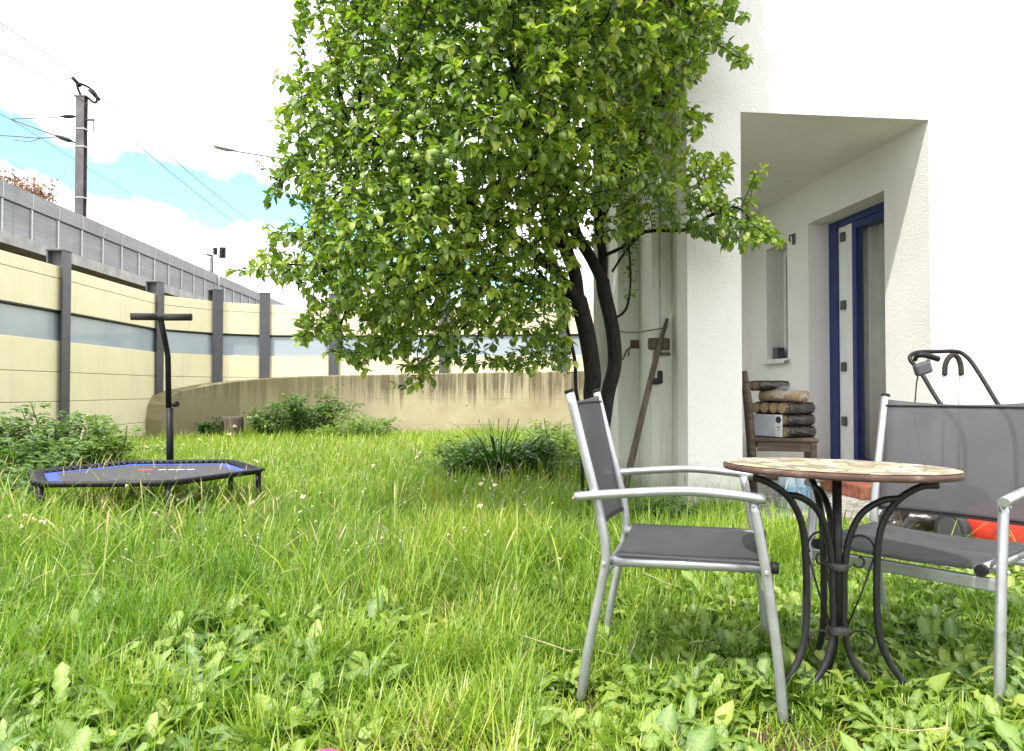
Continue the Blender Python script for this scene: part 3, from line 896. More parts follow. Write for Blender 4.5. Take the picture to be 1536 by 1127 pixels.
# signals and dark post near the far parapet
def vplant(x, d): return Vector((PX(x, d), d, 7.1))
b = vplant(327, 52)
sg = thing('railway_signal', 'pale railway signal mast with two dark signal heads above the parapet', 'signal', b)
zt = P(327, 371, 52).z - 7.1
q = MB(); q.tube([(0, 0, 0), (0, 0, zt)], 0.06, 10); q.build('mast', M['white'], sg)
for dx, z0, z1 in ((-0.24, P(0, 382, 52).z - 7.1, zt), (0.28, P(0, 387, 52).z - 7.1, zt + 0.02)):
    q = MB(); q.box((dx, -0.05, (z0 + z1) / 2), (0.26 if dx < 0 else 0.42, 0.14, z1 - z0), None, 0.02)
    for zz in (0.28, 0.72):
        q.lathe([(0.07, 0), (0.10, 0.1), (0.10, 0.16)], (dx, -0.12, z0 + (z1 - z0) * zz), 12, 0, True, Matrix.Rotation(R(90), 3, 'X'))
    q.build('signal_head', M['black'], sg)
b = vplant(316, 52)
cm = thing('camera_post', 'short dark post with a tilted camera head beside the pale signal mast', 'post', b)
zt = P(316, 386, 52).z - 7.1
q = MB(); q.tube([(0, 0, 0), (0, 0, zt)], 0.13, 10); q.build('post', M['anthracite'], cm)
q = MB(); q.box((-0.12, 0, zt + 0.16), (0.46, 0.2, 0.13), Matrix.Rotation(R(15), 3, 'Y'), 0.02); q.tube([(0, 0, zt), (0, 0, zt + 0.16)], 0.04, 8); q.build('camera_head', M['black'], cm)

# street lamp behind the tree
DL = 25.0
lb = Vector((PX(512, DL), DL, 0))
lamp = thing('street_lamp', 'grey street lamp reaching out from behind the apple tree', 'street lamp', lb)
def LL(x, y): return P(x, y, DL) - lb
q = MB(); q.tube([(0, 0, 0), (0, 0, 4), (0, 0, LL(512, 262).z)], [0.10, 0.085, 0.055], 12); q.build('pole', M['steel'], lamp)
q = MB(); q.tube(smooth_path([LL(512, 262), LL(506, 252), LL(470, 245), LL(413, 236), LL(350, 226)], 5), 0.04, 10); q.build('arm', M['steel'], lamp)
q = MB()
a, b = LL(319, 218), LL(353, 226)
ax = (a - b).normalized()
q.tube([b, b + ax * 0.12, b + ax * 0.3, b + ax * 0.65, a], [0.05, 0.09, 0.13, 0.12, 0.05], 14, flat=0.75)
hd = q.build('lamp_head', M['steel'], lamp)
q = MB(); q.tube([b + ax * 0.26 - Vector((0, 0, 0.055)), b + ax * 0.68 - Vector((0, 0, 0.05))], 0.05, 12, flat=0.4); q.build('lamp_glass', M['paperw'], hd)

# ------------------------------------------------------------------ apple tree
TB = Vector((PX(893, 4.95), 4.95, 0))
tree = thing('apple_tree', 'leafy apple tree with dark forked trunk and small green apples beside the white house', 'tree', TB)
sil = [(455, -700), (452, -120), (441, 0), (432, 60), (436, 105), (410, 150), (425, 200), (402, 248), (408, 290), (372, 318), (402, 345), (398, 372), (372, 392), (360, 410), (405, 425),
       (425, 452), (440, 500), (455, 530), (480, 515), (520, 545), (560, 566), (620, 575), (660, 570), (700, 552), (760, 560), (815, 556), (850, 590), (868, 560), (862, 470), (850, 400), (905, 372),
       (955, 345), (1040, 348), (1085, 372), (1130, 380), (1186, 366), (1160, 335), (1128, 300), (1152, 242), (1115, 250), (1058, 235), (1030, 215), (1062, 185), (1088, 150), (1128, 90), (1132, 60), (1122, 0), (1110, -150), (1060, -700)]
SA = np.array(sil, float)
def inside(px, py):
    n = len(SA); c = np.zeros(len(px), bool); j = n - 1
    for i in range(n):
        xi, yi = SA[i]; xj, yj = SA[j]
        cond = ((yi > py) != (yj > py))
        with np.errstate(divide='ignore', invalid='ignore'):
            xx = (xj - xi) * (py - yi) / (yj - yi) + xi
        c ^= cond & (px < xx); j = i
    return c
def edge_dist(px, py):
    best = np.full(len(px), 1e9)
    n = len(SA)
    for i in range(n):
        a, b = SA[i], SA[(i + 1) % n]; ab = b - a
        t = np.clip(((px - a[0]) * ab[0] + (py - a[1]) * ab[1]) / (ab @ ab), 0, 1)
        best = np.minimum(best, np.hypot(px - a[0] - ab[0] * t, py - a[1] - ab[1] * t))
    return best
NA = 19000
px = RNG.uniform(355, 1190, NA * 4); py = RNG.uniform(-330, 595, NA * 4)
ok = inside(px, py); px, py = px[ok][:NA], py[ok][:NA]
ed = edge_dist(px, py)
T = np.minimum(1.35, 0.16 + ed / 230.0 * 1.2)
uu = RNG.uniform(-1, 1, len(px))
uu = np.sign(uu) * np.abs(uu) ** 0.75
dc = 4.55 - 0.15 * (px < 600)
dep = dc + uu * T
lim = np.where(px > 1000, 4.92, np.where(px > 930, 5.15, 6.1))
dep = np.where(dep > lim, lim - RNG.uniform(0, 0.9, len(px)), dep)
# thin the underside of the crown a little and leave gaps
gap = vnoise(px, py, 1 / 55.0, 3) + 0.35 * vnoise(px, py, 1 / 23.0, 5)
edn = vnoise(px, py, 1 / 34.0, 7) * 0.7 + vnoise(px, py, 1 / 15.0, 9) * 0.3
keep = ~((ed < 58) & (edn < 0.50) & (py > -60)) & (RNG.uniform(0, 1, len(px)) < np.clip(1.35 - np.maximum(0, gap - 0.80) * 2.6, 0.35, 1))
px, py, dep = px[keep], py[keep], dep[keep]
A = np.stack([dep * (px - CX) / F, dep, EYE + dep * (585.0 - py) / F], axis=1)
nodes, parent_i = [], []
def add_line(ctrl, start=None, n=7):
    pts = smooth_path(ctrl, n)
    prev = start
    first = True
    for p in pts:
        if first and start is not None:
            first = False; continue
        first = False
        nodes.append(np.array(p)); parent_i.append(-1 if prev is None else prev); prev = len(nodes) - 1
    return prev
def near_node(p):
    return int(np.argmin([np.linalg.norm(n - np.array(p)) for n in nodes]))
dT = 4.95
add_line([Vector((TB.x + 0.02, dT, -0.1)), P(897, 700, dT), P(905, 640, dT), P(912, 590, dT), P(922, 545, dT), P(918, 490, dT), P(905, 430, dT), P(904, 385, dT + 0.05), P(898, 330, dT + 0.1), P(905, 240, dT + 0.1)])
i0 = near_node(P(902, 660, dT))
add_line([Vector(nodes[i0]), P(888, 600, 4.90), P(889, 560, 4.88), P(880, 500, 4.86), P(868, 450, 4.82), P(862, 410, 4.78), P(845, 365, 4.7), P(820, 300, 4.6), P(790, 190, 4.5), P(770, 60, 4.4), P(760, -80, 4.4)], i0)
i1 = near_node(P(903, 425, dT))
add_line([Vector(nodes[i1]), P(885, 385, 4.9), P(862, 345, 4.85), P(845, 280, 4.8), P(850, 150, 4.9), P(880, 10, 5.0)], i1)
i2 = near_node(P(868, 450, 4.82))
add_line([Vector(nodes[i2]), P(820, 395, 4.6), P(760, 350, 4.4), P(690, 300, 4.3), P(600, 240, 4.25), P(530, 190, 4.25)], i2)
add_line([Vector(nodes[i2]), P(825, 430, 4.8), P(770, 420, 4.9), P(690, 410, 5.0), P(600, 400, 5.0), P(520, 400, 4.9)], i2)
i4 = near_node(P(904, 385, dT + 0.05))
n4a = len(nodes)
add_line([Vector(nodes[i4]), P(935, 370, 4.9), P(968, 348, 4.85), P(1035, 344, 4.75), P(1062, 325, 4.7), P(1100, 310, 4.6)], i4, 5)
n4b = len(nodes)
i5 = near_node(P(898, 330, dT + 0.1))
add_line([Vector(nodes[i5]), P(930, 270, 4.95), P(975, 180, 4.8), P(1020, 60, 4.65), P(1050, -60, 4.6)], i5, 5)
add_line([Vector((TB.x - 0.09, dT - 0.05, -0.1)), P(872, 640, 4.88), P(864, 585, 4.86), P(862, 540, 4.84), P(850, 490, 4.8), P(835, 440, 4.72), P(800, 400, 4.6)])
nodes_a = np.array(nodes); N0 = len(nodes)
STEP, KILL, INF = 0.07, 0.080, 0.75
nd = np.full(len(A), 1e9); ni = np.zeros(len(A), int)
for k in range(N0):
    d2 = np.linalg.norm(A - nodes_a[k], axis=1); m = d2 < nd; nd[m] = d2[m]; ni[m] = k
alive = nd > KILL
node_list = list(nodes_a); par = list(parent_i)
for it in range(160):
    act = alive & (nd < (INF if it > 12 else 1.2))
    if not act.any(): break
    acc = {}
    dirs = A[act] - np.array(node_list)[ni[act]]
    dirs = dirs / np.linalg.norm(dirs, axis=1, keepdims=True)
    idx = ni[act]
    uniq, inv = np.unique(idx, return_inverse=True)
    sm = np.zeros((len(uniq), 3)); np.add.at(sm, inv, dirs)
    sm += RNG.normal(0, 0.12, sm.shape) + np.array([0, 0, 0.10])
    sm = sm / np.maximum(np.linalg.norm(sm, axis=1, keepdims=True), 1e-6)
    newp = np.array(node_list)[uniq] + sm * STEP
    for p, u in zip(newp, uniq):
        node_list.append(p); par.append(int(u)); k = len(node_list) - 1
        d2 = np.linalg.norm(A - p, axis=1); m = d2 < nd; nd[m] = d2[m]; ni[m] = k
    alive &= nd > KILL
    if len(node_list) > 22000: break
has = set(par)
tipsl = [i for i in range(N0, len(node_list)) if i not in has]
random.shuffle(tipsl)
cc_ = np.array([TB.x - 0.45, 4.5, 2.2])
for i in tipsl[:420]:
    p = np.array(node_list[i]); v = p - cc_
    if np.linalg.norm(v / np.array([1.5, 1.2, 1.5])) < 0.8 and random.random() < 0.6: continue
    if p[0] > 0.9 and p[1] > 4.7: continue
    d_ = v / np.linalg.norm(v) * 0.7 + np.array([random.uniform(-.3, .3), random.uniform(-.3, .3) - 0.1, random.uniform(0.1, 0.8)]); d_ /= np.linalg.norm(d_)
    last = i
    for j in range(random.randint(1, 3) if p[0] < -1.1 else random.randint(2, 4)):
        d_ = d_ + np.array([random.uniform(-.15, .15), random.uniform(-.15, .15), 0.12]); d_ /= np.linalg.norm(d_)
        p = p + d_ * 0.055
        node_list.append(p); par.append(last); last = len(node_list) - 1
NL = np.array(node_list); NN = len(NL)
par = np.array(par)
ch = [[] for _ in range(NN)]
for i, p in enumerate(par):
    if p >= 0: ch[p].append(i)
tips = np.zeros(NN); order = list(range(NN))
# children always come after their parents
for i in reversed(order):
    if not ch[i]: tips[i] = 1
    if par[i] >= 0: tips[par[i]] += tips[i]
rad = 0.0022 * tips ** 0.45
for i in reversed(order):
    if par[i] >= 0: rad[par[i]] = max(rad[par[i]], rad[i])
rmain = rad[:N0].max()
rad = np.where(rad > 0.02, 0.02 + (rad - 0.02) * (0.070 - 0.02) / max(rmain - 0.02, 1e-3), rad)
rad = np.maximum(rad, 0.0018)
rad[n4a:n4b] = np.minimum(rad[n4a:n4b], 0.013)
Mt = Matrix.Translation(-TB)
tr_mb, br_mb = MB(), MB()
done = np.zeros(NN, bool)
def chain(i):
    """follow the thickest child"""
    c_ = [i]
    while ch[c_[-1]]:
        c_.append(max(ch[c_[-1]], key=lambda q: tips[q]))
    return c_
stack = [i for i in range(NN) if par[i] < 0]
while stack:
    s0_ = stack.pop()
    c_ = chain(s0_)
    for q in c_:
        for k in ch[q]:
            if k not in c_: stack.append(k)
    full = ([par[s0_]] if par[s0_] >= 0 else []) + c_
    pts = [Vector(NL[q]) - TB for q in full]; rs = [float(rad[q]) for q in full]
    if par[s0_] >= 0: rs[0] = min(rs[0], rs[1] * 1.15)
    thick = max(rs)
    # split thick part (trunk) from thin branches
    if par[s0_] < 0:
        cut = len(full)
        for k, r_ in enumerate(rs):
            if r_ < 0.022: cut = k + 1; break
        tr_mb.tube(pts[:cut], rs[:cut], 12, True)
        if cut < len(full) - 1: br_mb.tube(pts[cut - 1:], rs[cut - 1:], 6, False)
    else:
        br_mb.tube(pts, rs, 8 if thick > 0.01 else 5, False)
tr_mb.build('trunk', M['bark'], tree)
br_mb.build('branches', M['bark'], tree)
q = MB()
q.tube([p - TB for p in smooth_path([P(916, 478, 4.93), P(932, 472, 4.9), P(942, 455, 4.88), P(946, 415, 4.86), P(943, 370, 4.84), P(941, 340, 4.82)], 5)], [0.009] * 12 + [0.007] * 14, 7)
q.build('side_shoot', M['bark'], tree)
q = MB()
q.tube([p - TB for p in smooth_path([P(918, 408, 4.93), P(938, 378, 4.9), P(962, 350, 4.88)], 5)], 0.008, 7)
q.build('side_shoot', M['bark'], tree)
# leaves on the thin twigs
lb_, ld_, lu_, lL_, lW_, lt_, ldr_ = [], [], [], [], [], [], []
tangent = np.zeros((NN, 3))
for i in range(NN):
    if par[i] >= 0:
        v = NL[i] - NL[par[i]]; tangent[i] = v / max(np.linalg.norm(v), 1e-6)
    else: tangent[i] = (0, 0, 1)
lowf = vnoise(NL[:, 0] + 0.7 * NL[:, 1], NL[:, 2] + 0.4 * NL[:, 1], 2.3, 41)
for i in range(NN):
    if i < N0 and rad[i] > 0.006: continue
    if rad[i] > 0.0085: continue
    tip = not ch[i]
    k = random.randint(7, 9) if tip else random.choice((4, 5, 5, 6))
    t = tangent[i]
    a = np.cross(t, (0.3, 0.2, 1)); a /= max(np.linalg.norm(a), 1e-6); b = np.cross(t, a)
    ph = random.random() * 6.28
    yg = random.random()
    for j in range(k):
        ang = ph + j * 2.4 + random.uniform(-0.4, 0.4)
        spread = random.uniform(0.45, 0.95) if tip else random.uniform(0.8, 1.4)
        d = t * math.cos(spread) + (a * math.cos(ang) + b * math.sin(ang)) * math.sin(spread)
        d = d + np.array((0, 0, random.uniform(-0.30, 0.30)))
        lb_.append(NL[i] + t * (random.uniform(-0.04, 0.02)))
        ld_.append(d)
        u = np.array((random.uniform(-0.6, 0.6), random.uniform(-0.7, 0.5), 1.0)); lu_.append(u)
        L = random.uniform(0.036, 0.080) * (0.9 if tip and j > 4 else 1.0)
        lL_.append(L); lW_.append(L * random.uniform(0.48, 0.62))
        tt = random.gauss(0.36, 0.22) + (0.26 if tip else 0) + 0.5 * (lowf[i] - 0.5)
        if random.random() < 0.012: tt = 1.0
        lt_.append(tt); ldr_.append(random.uniform(0.1, 1.6))
for (qx, qy) in [(946, 415), (943, 395), (946, 372), (944, 440), (938, 378), (950, 362)]:
    for j in range(9):
        pp = P(qx + random.uniform(-4, 4), qy + random.uniform(-8, 8), 4.86)
        an = random.uniform(0, 6.28)
        lb_.append(np.array(pp)); ld_.append(np.array((math.cos(an), math.sin(an), random.uniform(-.5, .4)))); lu_.append(np.array((0, 0, 1.0)))
        L = random.uniform(0.035, 0.06); lL_.append(L); lW_.append(L * 0.55); lt_.append(0.2); ldr_.append(0.6)
LF = Leafy()
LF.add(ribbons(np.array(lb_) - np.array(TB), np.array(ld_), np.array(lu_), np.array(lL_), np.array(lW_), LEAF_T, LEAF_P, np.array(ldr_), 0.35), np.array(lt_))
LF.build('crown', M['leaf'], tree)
print('TREE nodes', NN, 'leaves', len(lb_))
# apples where the photo shows them
apx = [(501, 108), (492, 178), (500, 245), (600, 150), (617, 178), (630, 172), (580, 196), (588, 232), (652, 230), (668, 229), (672, 248), (627, 236), (668, 281), (654, 284), (640, 296), (583, 300),
       (645, 401), (613, 372), (723, 456), (604, 455), (752, 470), (780, 311), (826, 301), (843, 204), (841, 265), (869, 260), (895, 268), (907, 271), (845, 335), (1152, 334), (795, 270), (830, 256), (560, 160), (770, 148), (1062, 58), (918, 270)]
ap = MB()
ap.lathe([(0.002, -0.019), (0.012, -0.0195), (0.0195, -0.012), (0.0225, 0.0), (0.021, 0.010), (0.014, 0.0175), (0.006, 0.0165), (0.001, 0.013)], (0, 0, 0), 14)
ap.tube([(0, 0, 0.013), (0.003, 0, 0.03), (0.008, 0.002, 0.045)], 0.0014, 5)
apm = None
leafpos = np.array(lb_)
lpx = CX + F * leafpos[:, 0] / leafpos[:, 1]; lpy = 585 - F * (leafpos[:, 2] - EYE) / leafpos[:, 1]
for k, (x, y) in enumerate(apx):
    m = np.hypot(lpx - x, lpy - y) < 16
    d = (np.min(leafpos[m, 1]) - 0.05) if m.any() else 3.9
    pos = P(x, y, d)
    if apm is None:
        o = ap.build('apple', M['apple'], tree); apm = o
    else:
        o = apm.copy(); COL.objects.link(o); o.parent = tree
    o.location = pos - TB
    o.rotation_euler = (random.uniform(-.5, .5), random.uniform(-.5, .5), random.uniform(0, 6))
    s = random.uniform(0.70, 0.95); o.scale = (s, s, s)

# ------------------------------------------------------------------ armchairs
GC = 'matching grey garden armchairs at the mosaic table'
def make_chair():
    r = thing('garden_armchair', 'grey mesh garden armchair seen from its side, left of the mosaic table', 'armchair', (0, 0, 0), 0, GC)
    wd = 0.262
    for s in (-1, 1):
        q = MB()
        path = smooth_path([(-0.292, s * wd, 0.0), (-0.268, s * wd, 0.15), (-0.228, s * wd, 0.33), (-0.212, s * wd, 0.43), (-0.232, s * wd, 0.55), (-0.278, s * wd, 0.72), (-0.322, s * wd, 0.885)], 5)
        q.tube(path, 0.0145, 12); q.build('rear_leg', M['alu'], r)
        q = MB()
        q.tube(smooth_path([(0.292, s * (wd + 0.012), 0.0), (0.275, s * (wd + 0.012), 0.2), (0.245, s * (wd + 0.01), 0.42), (0.212, s * (wd + 0.008), 0.6)], 5), 0.0145, 12); q.build('front_leg', M['alu'], r)
        q = MB()
        q.tube(smooth_path([(-0.30, s * (wd + 0.028), 0.592), (-0.16, s * (wd + 0.03), 0.606), (0.02, s * (wd + 0.028), 0.618), (0.15, s * (wd + 0.022), 0.612), (0.245, s * (wd + 0.016), 0.602)], 6), 0.0165, 12, flat=0.8); arm = q.build('armrest', M['alu'], r)
        q = MB(); q.tube([(-0.212, s * (wd - 0.03), 0.405), (0.262, s * (wd - 0.03), 0.412)], 0.0155, 12); q.tube([(-0.212, s * wd, 0.405), (-0.212, s * (wd - 0.03), 0.405)], 0.012, 10); sr = q.build('seat_rail', M['alu'], r)
        q = MB(); q.tube([(0.262, s * (wd - 0.03), 0.412), (0.284, s * (wd - 0.03), 0.412)], 0.0165, 12); q.build('end_cap', M['black'], sr)
        q = MB(); q.tube([(-0.322, s * wd, 0.885), (-0.3245, s * wd, 0.893)], 0.016, 12); q.build('top_cap', M['black'], r)
        q = MB(); q.tube([(-0.2925, s * wd, -0.005), (-0.29, s * wd, 0.02)], 0.0175, 12); q.build('foot_cap', M['black'], r); q = MB(); q.tube([(0.2925, s * (wd + .012), -0.005), (0.291, s * (wd + .012), 0.02)], 0.0175, 12); q.build('foot_cap', M['black'], r)
    for s in (-1, 1):
        for bx_, bz_, off_ in ((-0.216, 0.406, 0.016), (0.247, 0.411, 0.026), (0.212, 0.585, 0.022)):
            q = MB(); q.lathe([(0.0065, 0), (0.0065, 0.003), (0.004, 0.005)], (bx_, s * (wd + off_ - 0.001), bz_), 10, 0, True, Matrix.Rotation(R(-90 * s), 3, 'X')); q.build('bolt', M['steel'], r)
    q = MB(); q.box((0.246, 0, 0.372), (0.022, wd * 2 - 0.0, 0.036), None, 0.004)
    q.build('front_crossbar', M['alu'], r)
    q = MB(); q.tube([(-0.225, -wd + 0.012, 0.352), (-0.225, wd - 0.012, 0.352)], 0.012, 10); q.build('rear_crossbar', M['alu'], r)
    q = MB()
    def seat(u, v):
        y = (v - 0.5) * 2 * (wd - 0.013)
        e = 1 - (2 * v - 1) ** 2
        return (-0.185 + 0.452 * u, y, 0.428 - 0.012 * e - 0.006 * e * math.sin(u * math.pi) - 0.018 * max(0, u - 0.9) / 0.1 * 0.6)
    q.grid(seat, 14, 12, 0.003); q.build('seat', M['fabric'], r)
    q = MB()
    def back(u, v):
        y = (v - 0.5) * 2 * (wd - 0.004)
        z = 0.468 + 0.407 * u
        xx = -0.215 - 0.098 * ((z - 0.43) / 0.45) ** 1.1
        e = 1 - (2 * v - 1) ** 2
        z2 = z - (0.018 * e if u > 0.95 else 0) * (u - 0.95) / 0.05
        return (xx - 0.030 * e, y, z2)
    q.grid(back, 18, 12, -0.003)
    bo = q.build('backrest', M['fabric'], r)
    for u in (0.94, 0.03):
        q = MB(); q.tube([Vector(back(u, v / 12)) + Vector((0.003, 0, 0)) for v in range(13)], 0.0035, 6); q.build('hem', M['black'], bo)
    return r
ch1 = make_chair()
ch1.scale = (0.93, 1, 1)
ch1.location = (0.522, 2.275, -0.012); ch1.rotation_euler = (0, 0, R(-15))
ch2 = copy_tree(ch1)
ch2['label'] = 'grey mesh garden armchair turned towards the camera, right of the mosaic table'
ch2.scale = (1, 1, 1)
ch2.location = (1.350, 2.386, -0.030); ch2.rotation_euler = (0, 0, R(220.8))

# ------------------------------------------------------------------ mosaic table
TC = Vector((PX(1254, 2.1), 2.1, 0))
table = thing('bistro_table', 'round stone mosaic bistro table on curved black iron legs', 'table', TC)
ttop = P(1258, 697, 2.1).z
tilt = Matrix.Rotation(R(1.3), 3, 'Y')
RT = 0.311
q = MB(); q.lathe([(RT - 0.006, 0), (RT - 0.001, 0.002)], (0, 0, 0), 72)
mo = q.build('mosaic_top', M['mosaic'], table); mo.location = (0, 0, ttop - 0.003); mo.rotation_euler = (R(-1.5), R(1.3), 0)
q = MB(); q.lathe([(RT - 0.02, -0.0195), (RT - 0.003, -0.018), (RT + 0.001, -0.013), (RT + 0.001, -0.004), (RT - 0.002, -0.0005)], (0, 0, 0), 72)
ri = q.build('table_rim', M['rim'], table); ri.location = (0, 0, ttop - 0.003); ri.rotation_euler = (R(-1.5), R(1.3), 0)
for ang in (-14, 194, 88):
    a = R(ang)
    def C(r, z, off=0.0): return Vector((r * math.cos(a) - off * math.sin(a), r * math.sin(a) + off * math.cos(a), z))
    zt = ttop - 0.04 - 0.005 * math.cos(a)
    zo = lambda r: -r * math.cos(a) * math.tan(R(1.3))
    leg = MB()
    leg.tube(smooth_path([C(0.262, zt + zo(0.262)), C(0.215, zt - 0.012), C(0.155, zt - 0.055), C(0.115, zt - 0.13), C(0.103, zt - 0.24), C(0.103, 0.24), C(0.118, 0.15), C(0.165, 0.07), C(0.235, 0.005), C(0.262, -0.02)], 6), 0.0098, 10)
    lo = leg.build('outer_leg', M['iron'], table)
    leg = MB()
    leg.tube(smooth_path([C(0.165, zt - 0.045), C(0.115, zt - 0.055), C(0.062, zt - 0.095), C(0.030, zt - 0.17), C(0.018, zt - 0.26), C(0.017, 0.30), C(0.018, 0.19), C(0.045, 0.10), C(0.11, 0.03), C(0.19, -0.01)], 6), 0.0095, 10)
    leg.build('inner_leg', M['iron'], table)
    sc_ = MB()
    arc = [C(0.060 + 0.036 * math.cos(th), zt - 0.19 + 0.036 * math.sin(th)) for th in [R(-30 + 12 * k) for k in range(18)]]
    sc_.tube(arc, 0.0032, 6); sc_.build('scroll', M['iron'], table); sc_ = MB()
    arc = [C(0.058 + (0.018 - 0.0007 * k) * math.cos(th), zt - 0.225 + (0.022 - 0.0009 * k) * math.sin(th)) for k, th in enumerate([R(200 + 18 * k) for k in range(16)])]
    sc_.tube(arc, 0.003, 6); sc_.build('scroll', M['iron'], table); sc_ = MB()
    sc_.tube([C(0.100, zt - 0.20), C(0.060, 0.30), C(0.020, 0.20)], 0.003, 6); sc_.build('stay_rod', M['iron'], table); sc_ = MB()
    arc = [C(0.060 + 0.035 * math.cos(th), 0.17 + 0.03 * math.sin(th)) for th in [R(-60 + 14 * k) for k in range(18)]]
    sc_.tube(arc, 0.0032, 6)
    sc_.build('scroll', M['iron'], table)
q = MB()
q.lathe([(0.028, 0.188), (0.030, 0.19), (0.030, 0.208), (0.028, 0.211)], (0, 0, 0), 20); q.build('clasp', M['ironlow'], table); q = MB()
q.lathe([(0.028, 0.368), (0.030, 0.37), (0.030, 0.386), (0.028, 0.389)], (0, 0, 0), 20)
q.build('clasp', M['ironlow'], table)
q = MB(); q.tube([(0, 0, 0.19), (0, 0, ttop - 0.03)], 0.013, 10); q.build('column', M['iron'], table)

# ------------------------------------------------------------------ trampoline
TPc = Vector((-2.45, 4.95, 0)); RH = 0.75; ZM = 0.330
tp = thing('fitness_trampoline', 'hexagonal dark trampoline with blue trimmed mat and tall T handle', 'trampoline', TPc, R(5))
hexp = [Vector((RH * math.cos(R(60 * k)), RH * math.sin(R(60 * k)), ZM)) for k in range(6)]
q = MB()
ring = []
for k in range(6):
    a, b = hexp[k], hexp[(k + 1) % 6]
    ring += [a + (b - a) * t for t in (0.06, 0.2, 0.4, 0.6, 0.8, 0.94)]
ring.append(ring[0].copy()); q.tube(ring, 0.019, 10, False); q.build('frame', M['black'], tp)
def hexmb(r0, r1, z, th):
    q = MB(); vs = []; fs = []
    for k in range(6):
        c, s = math.cos(R(60 * k)), math.sin(R(60 * k))
        vs += [(r0 * c, r0 * s, z), (r1 * c, r1 * s, z), (r1 * c, r1 * s, z - th), (r0 * c, r0 * s, z - th)]
    for k in range(6):
        j = (k + 1) % 6
        for e in range(4):
            e2 = (e + 1) % 4
            fs.append((k * 4 + e, k * 4 + e2, j * 4 + e2, j * 4 + e))
    return q.add(vs, fs)
q = MB()
q.prism([(0.585 * math.cos(R(60 * k)), 0.585 * math.sin(R(60 * k))) for k in range(6)], ZM - 0.012, ZM - 0.008); mt = q.build('jump_mat', M['mat'], tp)
hexmb(0.585, 0.685, ZM - 0.006, 0.006).build('mat_edge', M['bluetrim'], mt)
q = MB()
for k in range(6):
    a, b = hexp[k], hexp[(k + 1) % 6]
    ia, ib = a * (0.675 / RH), b * (0.675 / RH)
    ia.z = ib.z = ZM - 0.004
    n = 15
    for i in range(n):
        t0, t1 = (i + 0.25) / n, (i + 0.75) / n
        o0, o1 = a + (b - a) * t0, a + (b - a) * t1
        m0 = ia + (ib - ia) * ((t0 + t1) / 2)
        q.tube([m0, o0 + Vector((0, 0, 0.012)), o0.lerp(o1, 0.5) * 1.025 + Vector((0, 0, -0.005)), o1 + Vector((0, 0, 0.012)), m0], 0.007, 5, False)
q.build('bungee_cords', M['black'], tp)
for k in range(6):
    q = MB(); p = hexp[k] * 0.965
    q.tube([(p.x, p.y, ZM), (p.x, p.y, 0.0)], 0.019, 10); lg = q.build('leg', M['black'], tp)
    q = MB(); q.tube([(p.x, p.y, -0.004), (p.x, p.y, 0.03)], 0.026, 10); q.build('rubber_foot', M['rubber'], lg)
q = MB()
for x0, w_ in ((-0.08, 0.10),): q.box((x0, 0.17, ZM - 0.0065), (w_, 0.05, 0.002), None)
q.build('red_mark', M['redprint'], mt)
for x0, w_ in ((0.03, 0.05), (0.09, 0.04), (0.15, 0.06), (0.22, 0.05)):
    q = MB(); q.box((x0, 0.17, ZM - 0.0065), (w_, 0.03, 0.002), Matrix.Rotation(0.05, 3, 'Z')); q.build('white_mark', M['whiteprint'], mt)
ti = Matrix.Rotation(R(-5), 3, 'Z')
def TL(x, y, d): return ti @ (P(x, y, d) - TPc)
dh = 5.64
hp = [TL(255, 694, dh), TL(253, 620, dh), TL(252, 535, dh), TL(246, 505, dh - 0.06), TL(241, 480, dh - 0.12)]
q = MB(); q.tube([TL(255, 715, dh), TL(255, 612, dh)], 0.026, 12); q.tube([TL(253, 612, dh), TL(252, 535, dh), TL(247, 508, dh - 0.05), TL(241, 479, dh - 0.11)], 0.021, 12); hn = q.build('handle_pole', M['black'], tp)
q = MB(); q.tube([TL(198, 475, dh - 0.18), TL(286, 476, dh - 0.06)], 0.022, 12); q.tube([TL(196, 475, dh - 0.18), TL(236, 475.5, dh - 0.125)], 0.027, 12); q.tube([TL(246, 476, dh - 0.11), TL(288, 476, dh - 0.06)], 0.027, 12); q.build('handle_grip', M['foam'], tp)
q = MB(); q.tube([TL(256, 608, dh), TL(262, 607, dh - .02), TL(266, 606, dh - .03)], [0.008, 0.02, 0.022], 10); q.build('clamp_knob', M['black'], hn)

# ------------------------------------------------------------------ porch: wooden chair, briquettes, bottles
WC = Vector((2.06, 5.64, 0.022))
wc = thing('wooden_chair', 'worn brown wooden chair loaded with wrapped firewood in the porch', 'chair', WC, R(-15))
q = MB(); q.box((0.02, 0, 0.485), (0.46, 0.42, 0.03), None, 0.008); q.build('seat', M['oldwood'], wc)
for s in (-1, 1):
    q = MB(); q.tube([(-0.20, s * 0.185, 0.0), (-0.215, s * 0.185, 0.45), (-0.235, s * 0.185, 0.75), (-0.27, s * 0.185, 1.0)], [0.023, 0.026, 0.026, 0.022], 8); q.build('rear_leg', M['oldwood'], wc)
    q = MB(); q.box((0.215, s * 0.185, 0.235), (0.042, 0.042, 0.47), None, 0.005); q.build('front_leg', M['oldwood'], wc)
    q = MB(); q.box((0.01, s * 0.185, 0.435), (0.38, 0.022, 0.07), None, 0.004); q.build('side_apron', M['oldwood'], wc)
    q = MB(); q.box((0.01, s * 0.185, 0.20), (0.38, 0.02, 0.028), None, 0.004); q.build('stretcher', M['oldwood'], wc)
q = MB(); q.box((0.215, 0, 0.435), (0.022, 0.33, 0.07), None, 0.004); q.build('front_apron', M['oldwood'], wc)
